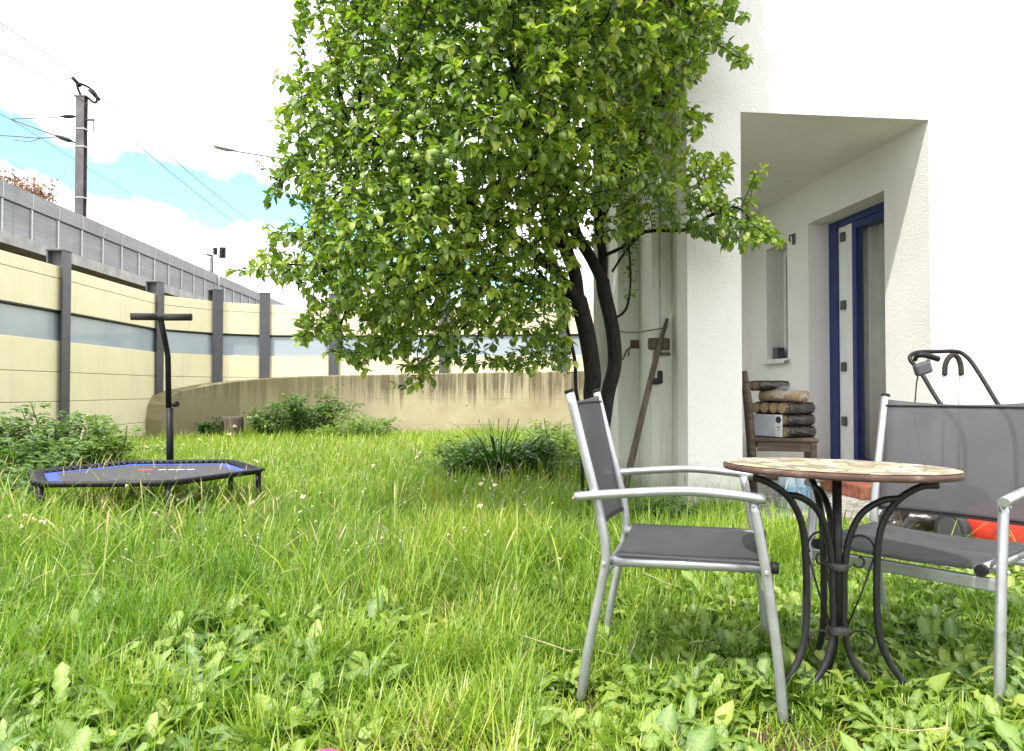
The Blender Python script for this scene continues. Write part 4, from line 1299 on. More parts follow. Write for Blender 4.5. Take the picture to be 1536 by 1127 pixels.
for z, x in ((0.97, -0.262), (0.82, -0.245), (0.66, -0.228)):
    q = MB(); q.box((x, 0, z), (0.022, 0.34, 0.065), None, 0.006); q.build('back_slat', M['oldwood'], wc)
GB = 'firewood packs stacked on the wooden chair'
def pack(z, rz, off, nlog, wrap, label, lab=False, loglen=0.30, rlog=0.043):
    r = thing('firewood_pack', label, 'firewood pack', (WC.x + off[0], WC.y + off[1], z), R(rz), GB)
    wtot = nlog * rlog * 2
    for k in range(nlog):
        y = -wtot / 2 + rlog + k * 2 * rlog
        q = MB()
        h = loglen / 2 + random.uniform(-0.004, 0.008)
        oct_ = [(rlog * 0.98 * math.cos(R(45 * i + 22.5)), rlog * 0.98 * math.sin(R(45 * i + 22.5))) for i in range(8)]
        q.tube([(-h, y, rlog), (h, y, rlog)], rlog * 0.96, 10)
        lg = q.build('log', M['barklog'] if wrap else M['log'], r)
        q = MB(); q.tube([(-h - 0.003, y, rlog), (-h + 0.001, y, rlog)], rlog * 0.86, 10); q.build('cut_end', M['log'], lg); q = MB(); q.tube([(h - 0.001, y, rlog), (h + 0.003, y, rlog)], rlog * 0.86, 10); q.build('cut_end', M['log'], lg)
    if wrap:
        q = MB()
        def sh(u, v):
            th = 2 * math.pi * v
            cx_, cz_ = (wtot / 2 - rlog * 0.9) * (1 if math.cos(th) > 0 else -1), rlog
            rr = rlog * 1.06 + 0.002 * math.sin(u * 31 + v * 44) + 0.002 * math.sin(u * 13 - v * 70)
            return (-loglen * 0.42 + loglen * 0.90 * u + 0.003 * math.sin(v * 60), cx_ + rr * math.cos(th), cz_ + rr * math.sin(th))
        q.grid(sh, 16, 36); q.build('plastic_wrap', M['film'], r)
    return r
p1 = pack(0.522, 27, (0.03, 0.0), 4, True, 'bottom pack of dark wrapped firewood directly on the wooden chair seat')
p2 = pack(0.611, 25, (0.025, 0.005), 4, True, 'second dark wrapped firewood pack from the chair seat, behind the grey label')
p3 = pack(0.700, 28, (0.02, -0.005), 4, True, 'third firewood pack from the seat with a row of bare log ends')
p4 = pack(0.789, -38, (0.03, 0.0), 3, False, 'loose pale yellow logs lying on top of the wrapped firewood packs')
p5 = pack(0.876, 12, (-0.07, 0.05), 2, True, 'topmost dark firewood bundle leaning at the chair back', loglen=0.28, rlog=0.036)
# printed sheet on the two lowest packs
n = Vector((-math.cos(R(26)), -math.sin(R(26)), 0)); tdir = Vector((math.sin(R(26)), -math.cos(R(26)), 0))
lc = Vector((WC.x + 0.028, WC.y, 0.612)) + n * 0.172
lr = Matrix(((tdir.x, n.x, 0), (tdir.y, n.y, 0), (0, 0, 1)))
pl = thing('printed_label_sheet', 'pale grey and white printed sheet on the lower firewood packs', 'label', lc)
q = MB(); q.box(Vector((0, 0, 0)) - tdir * 0.045, (0.26, 0.004, 0.165), lr, 0.001); q.build('grey_sheet', M['paper'], pl)
q = MB(); q.box(tdir * 0.115, (0.068, 0.004, 0.165), lr, 0.001); q.build('white_strip', M['paperw'], pl)
q = MB(); q.lathe([(0.026, 0), (0.026, 0.003)], tdir * 0.115 + n * 0.002 + Vector((0, 0, 0.045)), 20, 0, True, lr @ Matrix.Rotation(R(-90), 3, 'X')); q.build('printed_mark', M['ink'], pl); q = MB()
q.box(tdir * 0.115 + n * 0.003 + Vector((0, 0, -0.01)), (0.03, 0.002, 0.006), lr); q.build('printed_line', M['ink'], pl); q = MB(); q.box(tdir * 0.115 + n * 0.003 + Vector((0, 0, -0.03)), (0.022, 0.002, 0.005), lr)
q.build('printed_line', M['ink'], pl)
fm = MB()
def filmf(u, v):
    return Vector((WC.x - 0.10 + 0.26 * u, WC.y - 0.17 + 0.20 * v, 0.79 + 0.115 * math.sin(min(1, 0.25 + v) * math.pi * 0.6) * (0.5 + 0.5 * math.sin(u * math.pi)) + 0.010 * math.sin(u * 23 + v * 11) + 0.007 * math.sin(v * 37 - u * 9)))
fm.grid(filmf, 22, 16)
tag(fm.build('plastic_film', M['clearfilm']), 'crumpled clear plastic film draped over the top logs on the chair', 'plastic film')
# six-pack of water
WB = Vector((2.08, 5.36, 0.022))
GBt = None
wp = thing('water_bottle_pack', 'shrink wrapped pack of blue labelled water bottles under the wooden chair', 'bottle pack', WB, R(10))
for i in range(3):
    for j in range(2):
        x, y = (i - 1) * 0.083, (j - 0.5) * 0.083
        q = MB(); q.lathe([(0.034, 0), (0.040, 0.008), (0.040, 0.19), (0.036, 0.22), (0.018, 0.262), (0.014, 0.285)], (x, y, 0), 14); b = q.build('bottle', M['bottle'], wp)
        q = MB(); q.lathe([(0.0410, 0.075), (0.0412, 0.08), (0.0412, 0.155), (0.0410, 0.16)], (x, y, 0), 14); q.build('bottle_label', M['bluelabel'], b)
        q = MB(); q.lathe([(0.016, 0.283), (0.0165, 0.287), (0.0165, 0.300), (0.014, 0.303)], (x, y, 0), 12); q.build('cap', M['bluetrim'], b)
q = MB()
def shr(u, v):
    th = 2 * math.pi * u
    return (max(-0.126, min(0.126, 0.17 * math.cos(th))), max(-0.086, min(0.086, 0.12 * math.sin(th))), 0.004 + 0.17 * v + 0.004 * math.sin(u * 40))
q.grid(shr, 40, 4); q.build('shrink_wrap', M['clearfilm'], wp)

# ------------------------------------------------------------------ things along the stepped wall
q = MB(); q.tube([P(990, 800, 5.40), P(989, 600, 5.40), P(990, 450, 5.40), P(991, 200, 5.40)], 0.0075, 8)
rod = q.build('wall_pipe', M['steel']); tag(rod, 'thin grey vertical pipe running up the stepped white wall', 'pipe')
q = MB(); q.box(P(990, 566, 5.385), (0.035, 0.035, 0.095), None, 0.006); q.box(P(984, 572, 5.375), (0.05, 0.03, 0.045), None, 0.006); c = q.build('clamp', M['black'], rod)
q = MB(); q.tube([P(934, 748, 5.16), P(946, 696, 5.2), P(972, 586, 5.28), P(987, 525, 5.33), P(1001, 478, 5.36)], [0.024, 0.025, 0.022, 0.021, 0.010], 9)
tag(q.build('leaning_stake', M['greywood']), 'weathered wooden stake leaning against the stepped white wall', 'stake')
q = MB(); q.box(P(988, 516, 5.385), (0.155, 0.05, 0.085), RS, 0.008); q.box(P(992, 531, 5.39), (0.12, 0.06, 0.02), RS, 0.004)
tag(q.build('wooden_block', M['greywood']), 'short brown board wedged in the wall niche behind the leaning stake', 'board')
q = MB(); q.box(P(951, 517, 5.74), (0.09, 0.06, 0.08), RS, 0.008)
q.tube([P(946, 520, 5.70), P(940, 526, 5.68), P(934, 540, 5.66)], 0.006, 6); q.tube([P(944, 522, 5.70), P(943, 534, 5.68)], 0.005, 6)
tag(q.build('dark_block', M['oldwood']), 'small dark block with loose wires in the wall niche near the trunk', 'block')
q = MB(); q.tube(smooth_path([P(918, 496, 4.98), P(950, 499, 5.1), P(980, 495, 5.25), P(1003, 491, 5.42)], 5), 0.0045, 6)
tag(q.build('clothes_line', M['wire']), 'dark cord stretched from the tree trunk to the white wall', 'cord')

# ------------------------------------------------------------------ mower and hand truck by the wall
MC = Vector((2.66, 3.66, 0.03))
fw = Vector((0.25, -0.968, 0)); rt = Vector((0.968, 0.25, 0))
RM = Matrix(((fw.x, rt.x, 0), (fw.y, rt.y, 0), (0, 0, 1)))
mw = thing('lawn_mower', 'red lawn mower with black folding handle behind the right armchair', 'lawn mower', MC)
def ML(f_, r_, z): return RM @ Vector((f_, r_, z))
q = MB()
prof = [(-0.33, 0.15), (-0.30, 0.235), (-0.1, 0.25), (0.2, 0.245), (0.33, 0.20), (0.37, 0.10)]
def deck(u, v):
    i = u * (len(prof) - 1); k = min(int(i), len(prof) - 2); t = i - k
    f_ = prof[k][0] + (prof[k + 1][0] - prof[k][0]) * t; z = prof[k][1] + (prof[k + 1][1] - prof[k][1]) * t
    e = abs(2 * v - 1); zz = z if e < 0.72 else z - (z - 0.05) * ((e - 0.72) / 0.28) ** 1.5
    return ML(f_, (v - 0.5) * 0.48, zz)
q.grid(deck, 20, 20, 0.006); dk = q.build('deck', M['red'], mw)
q = MB()
def hood(u, v):
    th = R(180) * v; wv = 0.135 * math.sin(math.pi * min(0.96, max(0.04, u))) ** 0.4
    return ML(-0.16 + 0.34 * u, -wv * math.cos(th), 0.24 + 0.13 * math.sin(th) * math.sin(math.pi * min(0.97, max(0.03, u))) ** 0.5)
q.grid(hood, 14, 14); q.build('motor_hood', M['orange'], mw)
for f_, r_, rr in ((-0.30, -0.27, 0.105), (-0.30, 0.27, 0.105), (0.28, -0.26, 0.085), (0.28, 0.26, 0.085)):
    Mx = RM @ Matrix.Rotation(R(90), 3, 'X')
    q = MB(); q.lathe([(rr * 0.72, -0.024), (rr * 0.95, -0.024), (rr, -0.014), (rr, 0.014), (rr * 0.95, 0.024), (rr * 0.72, 0.024)], ML(f_, r_, rr), 22, 0, True, Mx); wh = q.build('wheel', M['rubber'], mw)
    q = MB(); q.lathe([(rr * 0.70, -0.027), (rr * 0.72, -0.020), (rr * 0.72, 0.020), (rr * 0.70, 0.027)], ML(f_, r_, rr), 18, 0, True, Mx); q.build('hub', M['anthracite'], wh)
# handle
hl = [P(1445, 655, 4.20) - MC, P(1410, 606, 4.35) - MC, P(1382, 560, 4.5) - MC, P(1366, 541, 4.56) - MC, P(1367, 533, 4.58) - MC, P(1378, 528.5, 4.58) - MC, P(1410, 527.5, 4.57) - MC, P(1434, 527.5, 4.56) - MC, P(1447, 533, 4.54) - MC, P(1462, 550, 4.46) - MC, P(1494, 602, 4.28) - MC, P(1520, 648, 4.12) - MC]
lowl, lowr = ML(-0.30, -0.20, 0.24), ML(-0.30, 0.16, 0.24)
q = MB(); q.tube(smooth_path([lowl] + hl + [lowr], 5), 0.0125, 10); hb = q.build('handlebar', M['black'], mw)
q = MB(); q.tube(smooth_path([P(1372, 541, 4.54) - MC, P(1376, 534, 4.52) - MC, P(1388, 533, 4.5) - MC, P(1408, 539, 4.5) - MC], 4), [0.012] + [0.014] * 4 + [0.017] * 4 + [0.018] * 4, 10); q.build('switch_lever', M['black'], hb)
q = MB(); q.box(P(1384, 553, 4.50) - MC, (0.10, 0.05, 0.075), Matrix.Rotation(R(-18), 3, 'Y'), 0.014); q.box(P(1391, 544, 4.50) - MC, (0.018, 0.02, 0.04), Matrix.Rotation(R(35), 3, 'Y'), 0.004); q.build('switch_box', M['anthracite'], hb)
q = MB(); q.tube(smooth_path([P(1377, 563, 4.5) - MC, P(1374, 585, 4.5) - MC, P(1374, 640, 4.45) - MC, P(1400, 720, 4.3) - MC, ML(-0.15, -0.1, 0.25)], 5), 0.0045, 6); q.build('power_cable', M['black'], mw)
HC = Vector((PX(1432, 4.85), 4.85, 0))
ht = thing('hand_truck', 'folding hand truck with black looped grip standing at the white wall', 'hand truck', HC)
def HL(x, y, d): return P(x, y, d) - HC
q = MB(); q.tube([HL(1417, 560, 4.85), HL(1415, 650, 4.85), HL(1413, 745, 4.85)], 0.010, 10); q.tube([HL(1441, 561, 4.85), HL(1439, 650, 4.85), HL(1437, 745, 4.85)], 0.010, 10); q.build('side_tube', M['steel'], ht)
q = MB(); q.tube(smooth_path([HL(1417, 563, 4.85), HL(1418, 548, 4.85), HL(1423, 537, 4.85), HL(1430, 532.5, 4.85), HL(1437, 537, 4.85), HL(1441, 548, 4.85), HL(1442, 563, 4.85)], 5), 0.0165, 12); q.build('grip', M['foam'], ht)
q = MB(); q.box((-0.03, -0.10, 0.05), (0.36, 0.24, 0.02), None, 0.004); q.box((-0.03, 0.0, 0.14), (0.34, 0.03, 0.20), None, 0.008); q.build('base_plate', M['black'], ht)
for x in (-0.27, 0.17):
    q = MB(); q.lathe([(0.075, -0.025), (0.10, -0.025), (0.11, -0.012), (0.11, 0.012), (0.10, 0.025), (0.075, 0.025)], (x, 0.02, 0.11), 22, 0, True, Matrix.Rotation(R(90), 3, 'Y')); wh = q.build('wheel', M['rubber'], ht)
    q = MB(); q.lathe([(0.072, -0.02), (0.075, 0.0), (0.072, 0.02)], (x, 0.02, 0.11), 18, 0, True, Matrix.Rotation(R(90), 3, 'Y')); q.build('hub', M['black'], wh)
bag = MB()
def bagf(u, v):
    th = 2 * math.pi * u; ph = math.pi * (v - 0.5)
    rr = 1 + 0.12 * math.sin(3 * th + 2 * v * 5) * math.cos(ph) + 0.05 * math.sin(9 * th + 7 * v)
    return (0.25 * math.cos(th) * math.cos(ph) * rr, 0.16 * math.sin(th) * math.cos(ph) * rr, 0.085 + 0.10 * math.sin(ph) * rr)
bag.grid(bagf, 30, 14)
bo = bag.build('plastic_sack', M['film']); bo.location = (PX(1385, 4.45), 4.45, 0)
tag(bo, 'crumpled black sack lying on the ground behind the right armchair', 'sack')

# ball, stump, plank
pb = on_plane(487, 1121, 0.155); pb = P(487, 1129, pb.y)
bl = MB(); bl.lathe([(0.075 * math.cos(R(a)), 0.075 * math.sin(R(a))) for a in range(-88, 89, 8)], (0, 0, 0), 28)
bo = bl.build('ball', M['pink']); bo.location = (pb.x, pb.y, pb.z - 0.075)
tag(bo, 'pink rubber ball just peeking in at the bottom edge of the lawn', 'ball')
sb = Vector((PX(348, 12.6), 12.6, 0))
q = MB(); q.lathe([(0.25, 0), (0.21, 0.12), (0.19, 0.38), (0.185, 0.42)], (0, 0, 0), 14)
so = q.build('tree_stump', M['greywood']); so.location = sb; tag(so, 'brown weathered stump standing at the stained retaining wall', 'stump')
q = MB(); q.box(P(330, 648, 12.35), (0.10, 0.05, 0.52), Matrix.Rotation(R(-12), 3, 'Y'), 0.006)
tag(q.build('plank', M['greywood']), 'grey plank leaning beside the stump at the retaining wall', 'plank')

# ------------------------------------------------------------------ shrubs and tall plants
def bush(name, label, cat, base, r, h, n, leaf, m, group=None, stems=9, spread=1.0, wfac=0.55, upright=0.3, tint=0.45):
    root = thing(name, label, cat, base, 0, group)
    sm = MB(); B, D, Uv, L_, T_, Dr = [], [], [], [], [], []
    for k in range(stems):
        a = random.uniform(0, 6.28); rr = r * math.sqrt(random.random())
        top = Vector((rr * math.cos(a) * spread, rr * math.sin(a) * spread, h * random.uniform(0.55, 1.0) * (1 - 0.35 * (rr / r) ** 2)))
        root_ = Vector((top.x * 0.35, top.y * 0.35, -0.02))
        mid = root_.lerp(top, 0.55) + Vector((random.uniform(-.05, .05), random.uniform(-.05, .05), 0.06 * h))
        path = smooth_path([root_, mid, top], 6)
        sm.tube(path, [0.006 + 0.0 * i for i in range(len(path))], 5)
        for i in range(n // stems):
            t = random.uniform(0.18, 1.0); p = path[min(len(path) - 1, int(t * (len(path) - 1)))]
            ang = random.uniform(0, 6.28); rad_ = random.uniform(0.0, 0.22) * r
            B.append(p + Vector((math.cos(ang) * rad_, math.sin(ang) * rad_, random.uniform(-0.03, 0.03))))
            D.append((math.cos(ang), math.sin(ang), random.uniform(-0.35, 0.5) + upright)); Uv.append((random.uniform(-.4, .4), random.uniform(-.4, .4), 1))
            L_.append(leaf * random.uniform(0.6, 1.25)); T_.append(random.gauss(tint, 0.2)); Dr.append(random.uniform(0.2, 1.2))
    L_ = np.array(L_)
    lf = Leafy().add(ribbons(np.array([tuple(b) for b in B]), np.array(D), np.array(Uv), L_, L_ * wfac, LEAF_T, LEAF_P, np.array(Dr), 0.3), np.array(T_))
    lf.build('foliage', m, root); sm.build('stem', M['stalk'], root)
    return root
bush('nettle_clump', 'dark green bushy weed clump at the foot of the first dark fence post', 'shrub', (PX(95, 7.4), 7.2, 0), 0.60, 0.84, 2400, 0.085, M['shrub'], None, 30)
bush('weed_bush', 'leafy green weed bush left of the trampoline below the fence', 'shrub', (PX(20, 6.3), 6.3, 0), 0.65, 0.60, 2000, 0.085, M['shrub'], None, 26)
bush('tall_weed', 'tall pale weed with an upright flower spire behind the trampoline', 'weed', (PX(150, 7.0), 7.0, 0), 0.42, 0.66, 1100, 0.075, M['shrubl'], None, 12)
bush('low_weed', 'low dark green weeds hugging the left edge of the trampoline', 'weed', (PX(10, 5.4), 5.3, 0), 0.45, 0.36, 900, 0.08, M['shrub'], None, 16)
bush('ground_elder', 'low pale weeds in front of the second dark fence post', 'weed', (PX(215, 8.6), 8.6, 0), 0.45, 0.34, 600, 0.075, M['shrubl'], None, 14)
bush('ivy_clump', 'dark ivy like clump at the left side of the stump', 'shrub', (PX(316, 12.2), 12.2, 0), 0.22, 0.62, 600, 0.07, M['strap'], None, 10)
bush('wall_shrub', 'dark green shrub against the stained bend of the retaining wall', 'shrub', (PX(470, 12.9), 12.9, 0), 0.80, 1.0, 2400, 0.09, M['shrub'], None, 24)
bush('creeping_shrub', 'smaller green shrub left of the dark shrub at the retaining wall', 'shrub', (PX(415, 12.8), 12.8, 0), 0.55, 0.78, 1300, 0.085, M['shrub'], None, 16)
bush('yellow_green_weed', 'low yellow green weed patch right of the dark wall shrub', 'weed', (PX(535, 12.2), 12.2, 0), 0.75, 0.58, 1500, 0.08, M['shrubl'], None, 18)
bush('yellow_shrub', 'yellow green shrub behind the back of the left armchair', 'shrub', (PX(845, 8.2), 8.0, 0), 0.65, 0.62, 2100, 0.07, M['shrubl'], None, 24, tint=0.7)
bush('tree_foot_shrub', 'dark leafy undergrowth in the shade below the apple tree', 'shrub', (PX(800, 6.9), 6.7, 0), 0.5, 0.46, 1900, 0.065, M['shrub'], None, 20)
bush('leafy_clump', 'rounded dark leafy clump beside the strap leaved plant left of the tree', 'shrub', (PX(722, 6.75), 6.75, 0), 0.42, 0.52, 2200, 0.07, M['shrub'], None, 26)
bush('pillar_weed', 'low green weed growing at the foot of the white house pier', 'weed', (PX(985, 4.75), 4.72, 0), 0.27, 0.24, 800, 0.05, M['shrub'], None, 14)
q = MB()
rt_ = thing('flower_spire', 'upright cream flower spike rising from the weeds by the fence', 'flower', P(131, 700, 7.0))
zz0, zz1 = 0, P(131, 622, 7.0).z - P(131, 700, 7.0).z
q.tube([(0, 0, -0.1), (0.01, 0, zz1)], 0.006, 6); q.build('stem', M['stalk'], rt_)
q = MB()
for k in range(60):
    t = random.random(); a = random.uniform(0, 6.28); rr = 0.05 * (1 - t) + 0.012
    q.lathe([(0.004, -0.008), (0.012, 0), (0.004, 0.008)], (rr * math.cos(a), rr * math.sin(a), zz1 * (0.45 + 0.55 * t)), 6)
q.build('blossom', M['petal'], rt_)
# strap leaved clump
lily = thing('daylily_clump', 'dark strap leaved clump arching up before the retaining wall', 'plant', (PX(748, 6.6), 6.6, 0))
n = 260
az_ = RNG.uniform(0, 6.283, n); rr = RNG.uniform(0, 0.16, n); elv = RNG.uniform(0.9, 1.5, n)
B = np.stack([rr * np.cos(az_) * 1.5, rr * np.sin(az_), np.zeros(n)], 1)
D = np.stack([np.cos(az_) * np.cos(elv), np.sin(az_) * np.cos(elv), np.sin(elv)], 1)
Uv = np.stack([-np.cos(az_) * np.sin(elv), -np.sin(az_) * np.sin(elv), np.cos(elv)], 1)
Lf = Leafy().add(ribbons(B, D, Uv, RNG.uniform(0.45, 0.90, n), RNG.uniform(0.014, 0.024, n), (0, .2, .4, .6, .8, 1), (0.8, 1, 1, 0.85, 0.55, 0.05), RNG.uniform(0.9, 2.3, n), 0.35), RNG.uniform(0.1, 0.8, n))
Lf.build('foliage', M['strap'], lily)
q = MB()
for k in range(5): q.tube([(0.03 * k - 0.06, 0, -0.02), (0.05 * k - 0.1, 0.02, 0.35), (0.09 * k - 0.18, 0.0, 0.62)], 0.004, 5)
q.build('stem', M['stalk'], lily)
# dry twigs showing over the parapet
rb = thing('dry_bush', 'rusty brown dry bush showing over the viaduct parapet at the left', 'bush', (PX(30, 33), 33, 7.1))
q = MB(); B, D, Uv, L_, T_ = [], [], [], [], []
for k in range(46):
    u = random.random()
    x = PX(-25 + 100 * u, 33) - PX(30, 33); zb = P(0, 292 - 14 * (1 - u), 33).z - 7.1
    p0 = Vector((x, random.uniform(-0.6, 0.6), 0)); ang = random.uniform(-0.6, 0.6)
    top = zb + random.uniform(0.1, 0.80) * (1.15 - 0.5 * u)
    p1 = Vector((x + math.sin(ang) * 0.8, random.uniform(-.5, .5), top))
    q.tube([p0, p0.lerp(p1, 0.6) + Vector((0.06, 0, 0)), p1], [0.05, 0.035, 0.012], 5, False)
    for j in range(34):
        pp = p0.lerp(p1, random.uniform(0.72, 1.03)) + Vector((random.gauss(0, 0.16), random.gauss(0, 0.16), random.gauss(0, 0.09)))
        B.append(tuple(pp)); D.append((random.gauss(0, 1), random.gauss(0, 1), random.gauss(0.1, 0.7))); Uv.append((random.gauss(0, .5), random.gauss(0, .5), 1)); L_.append(random.uniform(0.10, 0.26)); T_.append(random.random())
q.build('twigs', M['rustbush'], rb)
L_ = np.array(L_)
M['rustleaf'] = foliage('dry_leaf', (0.20, 0.12, 0.12), (0.34, 0.22, 0.18), (0.52, 0.38, 0.22), 0.2, 0.7, 0, 0.2, (1, 1, 1))
Leafy().add(ribbons(np.array(B), np.array(D), np.array(Uv), L_, L_ * 0.6, LEAF_T, LEAF_P, np.full(len(B), 0.6), 0.3), np.array(T_)).build('foliage', M['rustleaf'], rb)

# ------------------------------------------------------------------ lawn
def in_house(x, y):
    dx, dy = x - O2.x, y - O2.y
    s = dx * U2.x + dy * U2.y; t = dx * V2.x + dy * V2.y
    zs = np.where(t < 1.0, -0.40 - 0.455 * np.maximum(t, 0), np.where(t < 4.6, s_at(t) - 0.02, 99))
    a = (t > -0.015) & (s > zs) & ~((s > 0) & (s < 1.41) & (t < 0.0))
    pav = (s > 0.05) & (s < 3.5) & (t > -0.28)
    return a | pav
WPX = np.array([p[0] for p in WP]); WPY = np.array([p[1] for p in WP])
def off_lawn(x, y):
    far = (y > np.interp(x, WPX, WPY) - 0.04)
    return in_house(x, y) | (x < -5.84) | far
def scatter(n_area, dens, y0, y1, margin=0.9):
    """points with density(dist) inside the view wedge"""
    xs, ys = [], []
    edges = np.linspace(y0, y1, 60)
    for a, b in zip(edges[:-1], edges[1:]):
        m = (a + b) / 2; hw = 0.72 * m + margin
        k = int(dens(m) * (b - a) * 2 * hw)
        xs.append(RNG.uniform(-hw, hw, k)); ys.append(RNG.uniform(a, b, k))
    x, y = np.concatenate(xs), np.concatenate(ys)
    ok = ~off_lawn(x, y)
    return x[ok], y[ok]
def dens(r): return 12500 * min(1.0, (2.4 / r)) ** 1.45
x, y = scatter(0, dens, 1.15, 13.6)
pt = vnoise(x, y, 1.3, 1) * 0.6 + vnoise(x, y, 3.7, 2) * 0.4
bare = vnoise(x, y, 2.6, 8)
clump = 0.65 * vnoise(x, y, 9.0, 21) + 0.35 * vnoise(x, y, 21.0, 22)
k = RNG.uniform(0, 1, len(x)) < np.where((bare > 0.68) & (y < 2.8), 0.25, 1.0) * np.clip(0.12 + (clump - 0.28) * 3.2, 0.10, 1.0) * np.where(np.hypot(x + 2.45, y - 4.98) < 0.62, 0.25, 1.0) * np.where(np.hypot((x - 0.28) / 0.5, (y - 5.9) / 0.3) < 1, 0.15, 1.0)
x, y, pt, clump = x[k], y[k], pt[k], clump[k]
n = len(x)
tall = np.clip(vnoise(x, y, 0.8, 4) * 1.1 - 0.15, 0, 1) * np.clip((y - 2.2) / 1.5, 0, 1)
h = (0.075 + 0.075 * pt + 0.10 * tall) * RNG.uniform(0.5, 1.4, n) * (0.7 + 0.75 * clump)
h *= 1.0 + 0.30 * np.clip((y - 6.5) / 4.0, 0, 1)
# shorter, trodden grass around the chairs
h *= np.where((x > 0.05) & (x < 2.6) & (y < 3.3), 0.72, 1.0 + 0.32 * np.clip((y - 2.0) / 1.0, 0, 1) * np.clip((8.5 - y) / 2, 0, 1))
h *= np.where((np.hypot(x - 0.735, y - 1.84) < 0.17) | (np.hypot(x - 0.20, y - 1.98) < 0.15), 0.5, 1.0)
h *= np.where((x > 2.0) & (y > 2.9) & (y < 4.2), 0.6, 1.0)
hay = (x > 1.5) & (y > 3.15) & (y < 5.2)
h *= np.where(hay, 0.40, 1.0)
az_ = RNG.uniform(0, 6.283, n); lean = np.abs(RNG.normal(0, 0.42, n)) + 0.05 + np.where(hay, 0.4, 0)
D = np.stack([np.cos(az_) * np.sin(lean), np.sin(az_) * np.sin(lean), np.cos(lean)], 1)
Uv = np.stack([-np.cos(az_) * np.cos(lean), -np.sin(az_) * np.cos(lean), np.sin(lean)], 1)
wdt = RNG.uniform(0.0026, 0.0052, n) * np.clip(y / 3.0, 1.0, 2.6)
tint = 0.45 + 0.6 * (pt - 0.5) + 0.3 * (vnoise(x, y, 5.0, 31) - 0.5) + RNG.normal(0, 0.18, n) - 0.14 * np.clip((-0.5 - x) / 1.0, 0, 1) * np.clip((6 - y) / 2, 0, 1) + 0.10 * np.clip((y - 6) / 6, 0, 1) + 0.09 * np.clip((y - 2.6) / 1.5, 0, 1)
GR = Leafy()
dry = (RNG.uniform(0, 1, n) < 0.055 + 0.12 * (bare[k] > 0.66) + 0.33 * hay)
for mi, msk in ((0, ~dry), (1, dry)):
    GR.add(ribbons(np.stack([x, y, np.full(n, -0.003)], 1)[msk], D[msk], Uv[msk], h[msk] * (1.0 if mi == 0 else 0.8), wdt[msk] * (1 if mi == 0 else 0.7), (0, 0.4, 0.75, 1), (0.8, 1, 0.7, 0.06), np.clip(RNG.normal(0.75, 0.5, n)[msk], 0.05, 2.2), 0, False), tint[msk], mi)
tag(GR.build('grass', [M['grass'], M['dry']]), 'tall unmown bright green grass covering the garden', 'grass', None, 'stuff')
print('BLADES', n)

# long arching seed grass in the middle distance and round the trampoline
xs_, ys_ = scatter(0, lambda r: 420.0 if 2.6 < r < 9 else 6.0, 2.4, 11.0, 0.3)
k = RNG.uniform(0, 1, len(xs_)) < np.where((np.hypot(xs_ + 2.5, ys_ - 4.1) < 1.1), 6.0, np.where((xs_ < 0.3), 0.26, 0.05)); xs_, ys_ = xs_[k], ys_[k]
n = len(xs_)
az_ = RNG.uniform(0, 6.283, n); lean = RNG.uniform(0.1, 0.6, n)
D = np.stack([np.cos(az_) * np.sin(lean), np.sin(az_) * np.sin(lean), np.cos(lean)], 1)
Uv = np.stack([-np.cos(az_) * np.cos(lean), -np.sin(az_) * np.cos(lean), np.sin(lean)], 1)
LG = Leafy().add(ribbons(np.stack([xs_, ys_, np.zeros(n)], 1), D, Uv, RNG.uniform(0.24, 0.50, n), RNG.uniform(0.004, 0.0085, n), (0, .25, .5, .75, 1), (0.8, 1, 0.9, 0.6, 0.05), RNG.uniform(0.5, 2.0, n), 0, False), np.clip(RNG.normal(0.55, 0.25, n), 0, 1))
tipm = RNG.uniform(0, 1, n) < 0.20
LG.add(ribbons(np.stack([xs_, ys_, np.zeros(n)], 1)[tipm], D[tipm] + np.array([0, 0, .25]), Uv[tipm], RNG.uniform(0.30, 0.48, tipm.sum()), RNG.uniform(0.004, 0.008, tipm.sum()), (0, .35, .70, .78, .9, 1), (0.22, 0.22, 0.2, 0.9, 1.0, 0.1), RNG.uniform(0.3, 1.3, tipm.sum()), 0, False), np.clip(RNG.normal(0.5, 0.25, tipm.sum()), 0, 1), 1)
tag(LG.build('long_grass', [M['grass'], M['dry']]), 'long arching grass blades standing above the lawn round the trampoline', 'grass', None, 'stuff')

n = 520
tx, ty = RNG.normal(-2.55, 0.55, n), RNG.normal(4.02, 0.16, n)
clc = RNG.integers(0, 26, n); ccx, ccy = RNG.uniform(-3.4, -1.6, 26), RNG.uniform(3.75, 4.35, 26)
tx, ty = ccx[clc] + RNG.normal(0, 0.06, n), ccy[clc] + RNG.normal(0, 0.05, n)
az_ = RNG.uniform(0, 6.283, n); lean = RNG.uniform(0.1, 0.7, n)
D = np.stack([np.cos(az_) * np.sin(lean), np.sin(az_) * np.sin(lean), np.cos(lean)], 1)
Uv = np.stack([-np.cos(az_) * np.cos(lean), -np.sin(az_) * np.cos(lean), np.sin(lean)], 1)
TG = Leafy().add(ribbons(np.stack([tx, ty, np.zeros(n)], 1), D, Uv, RNG.uniform(0.28, 0.58, n), RNG.uniform(0.006, 0.012, n), (0, .2, .4, .6, .8, 1), (0.8, 1, 1, 0.8, 0.5, 0.05), RNG.uniform(0.6, 2.2, n), 0.2, False), np.clip(RNG.normal(0.32, 0.25, n), 0, 1))
tag(TG.build('grass_tufts', [M['grass']]), 'tall dark grass tufts arching up against the front edge of the trampoline', 'grass', None, 'stuff')

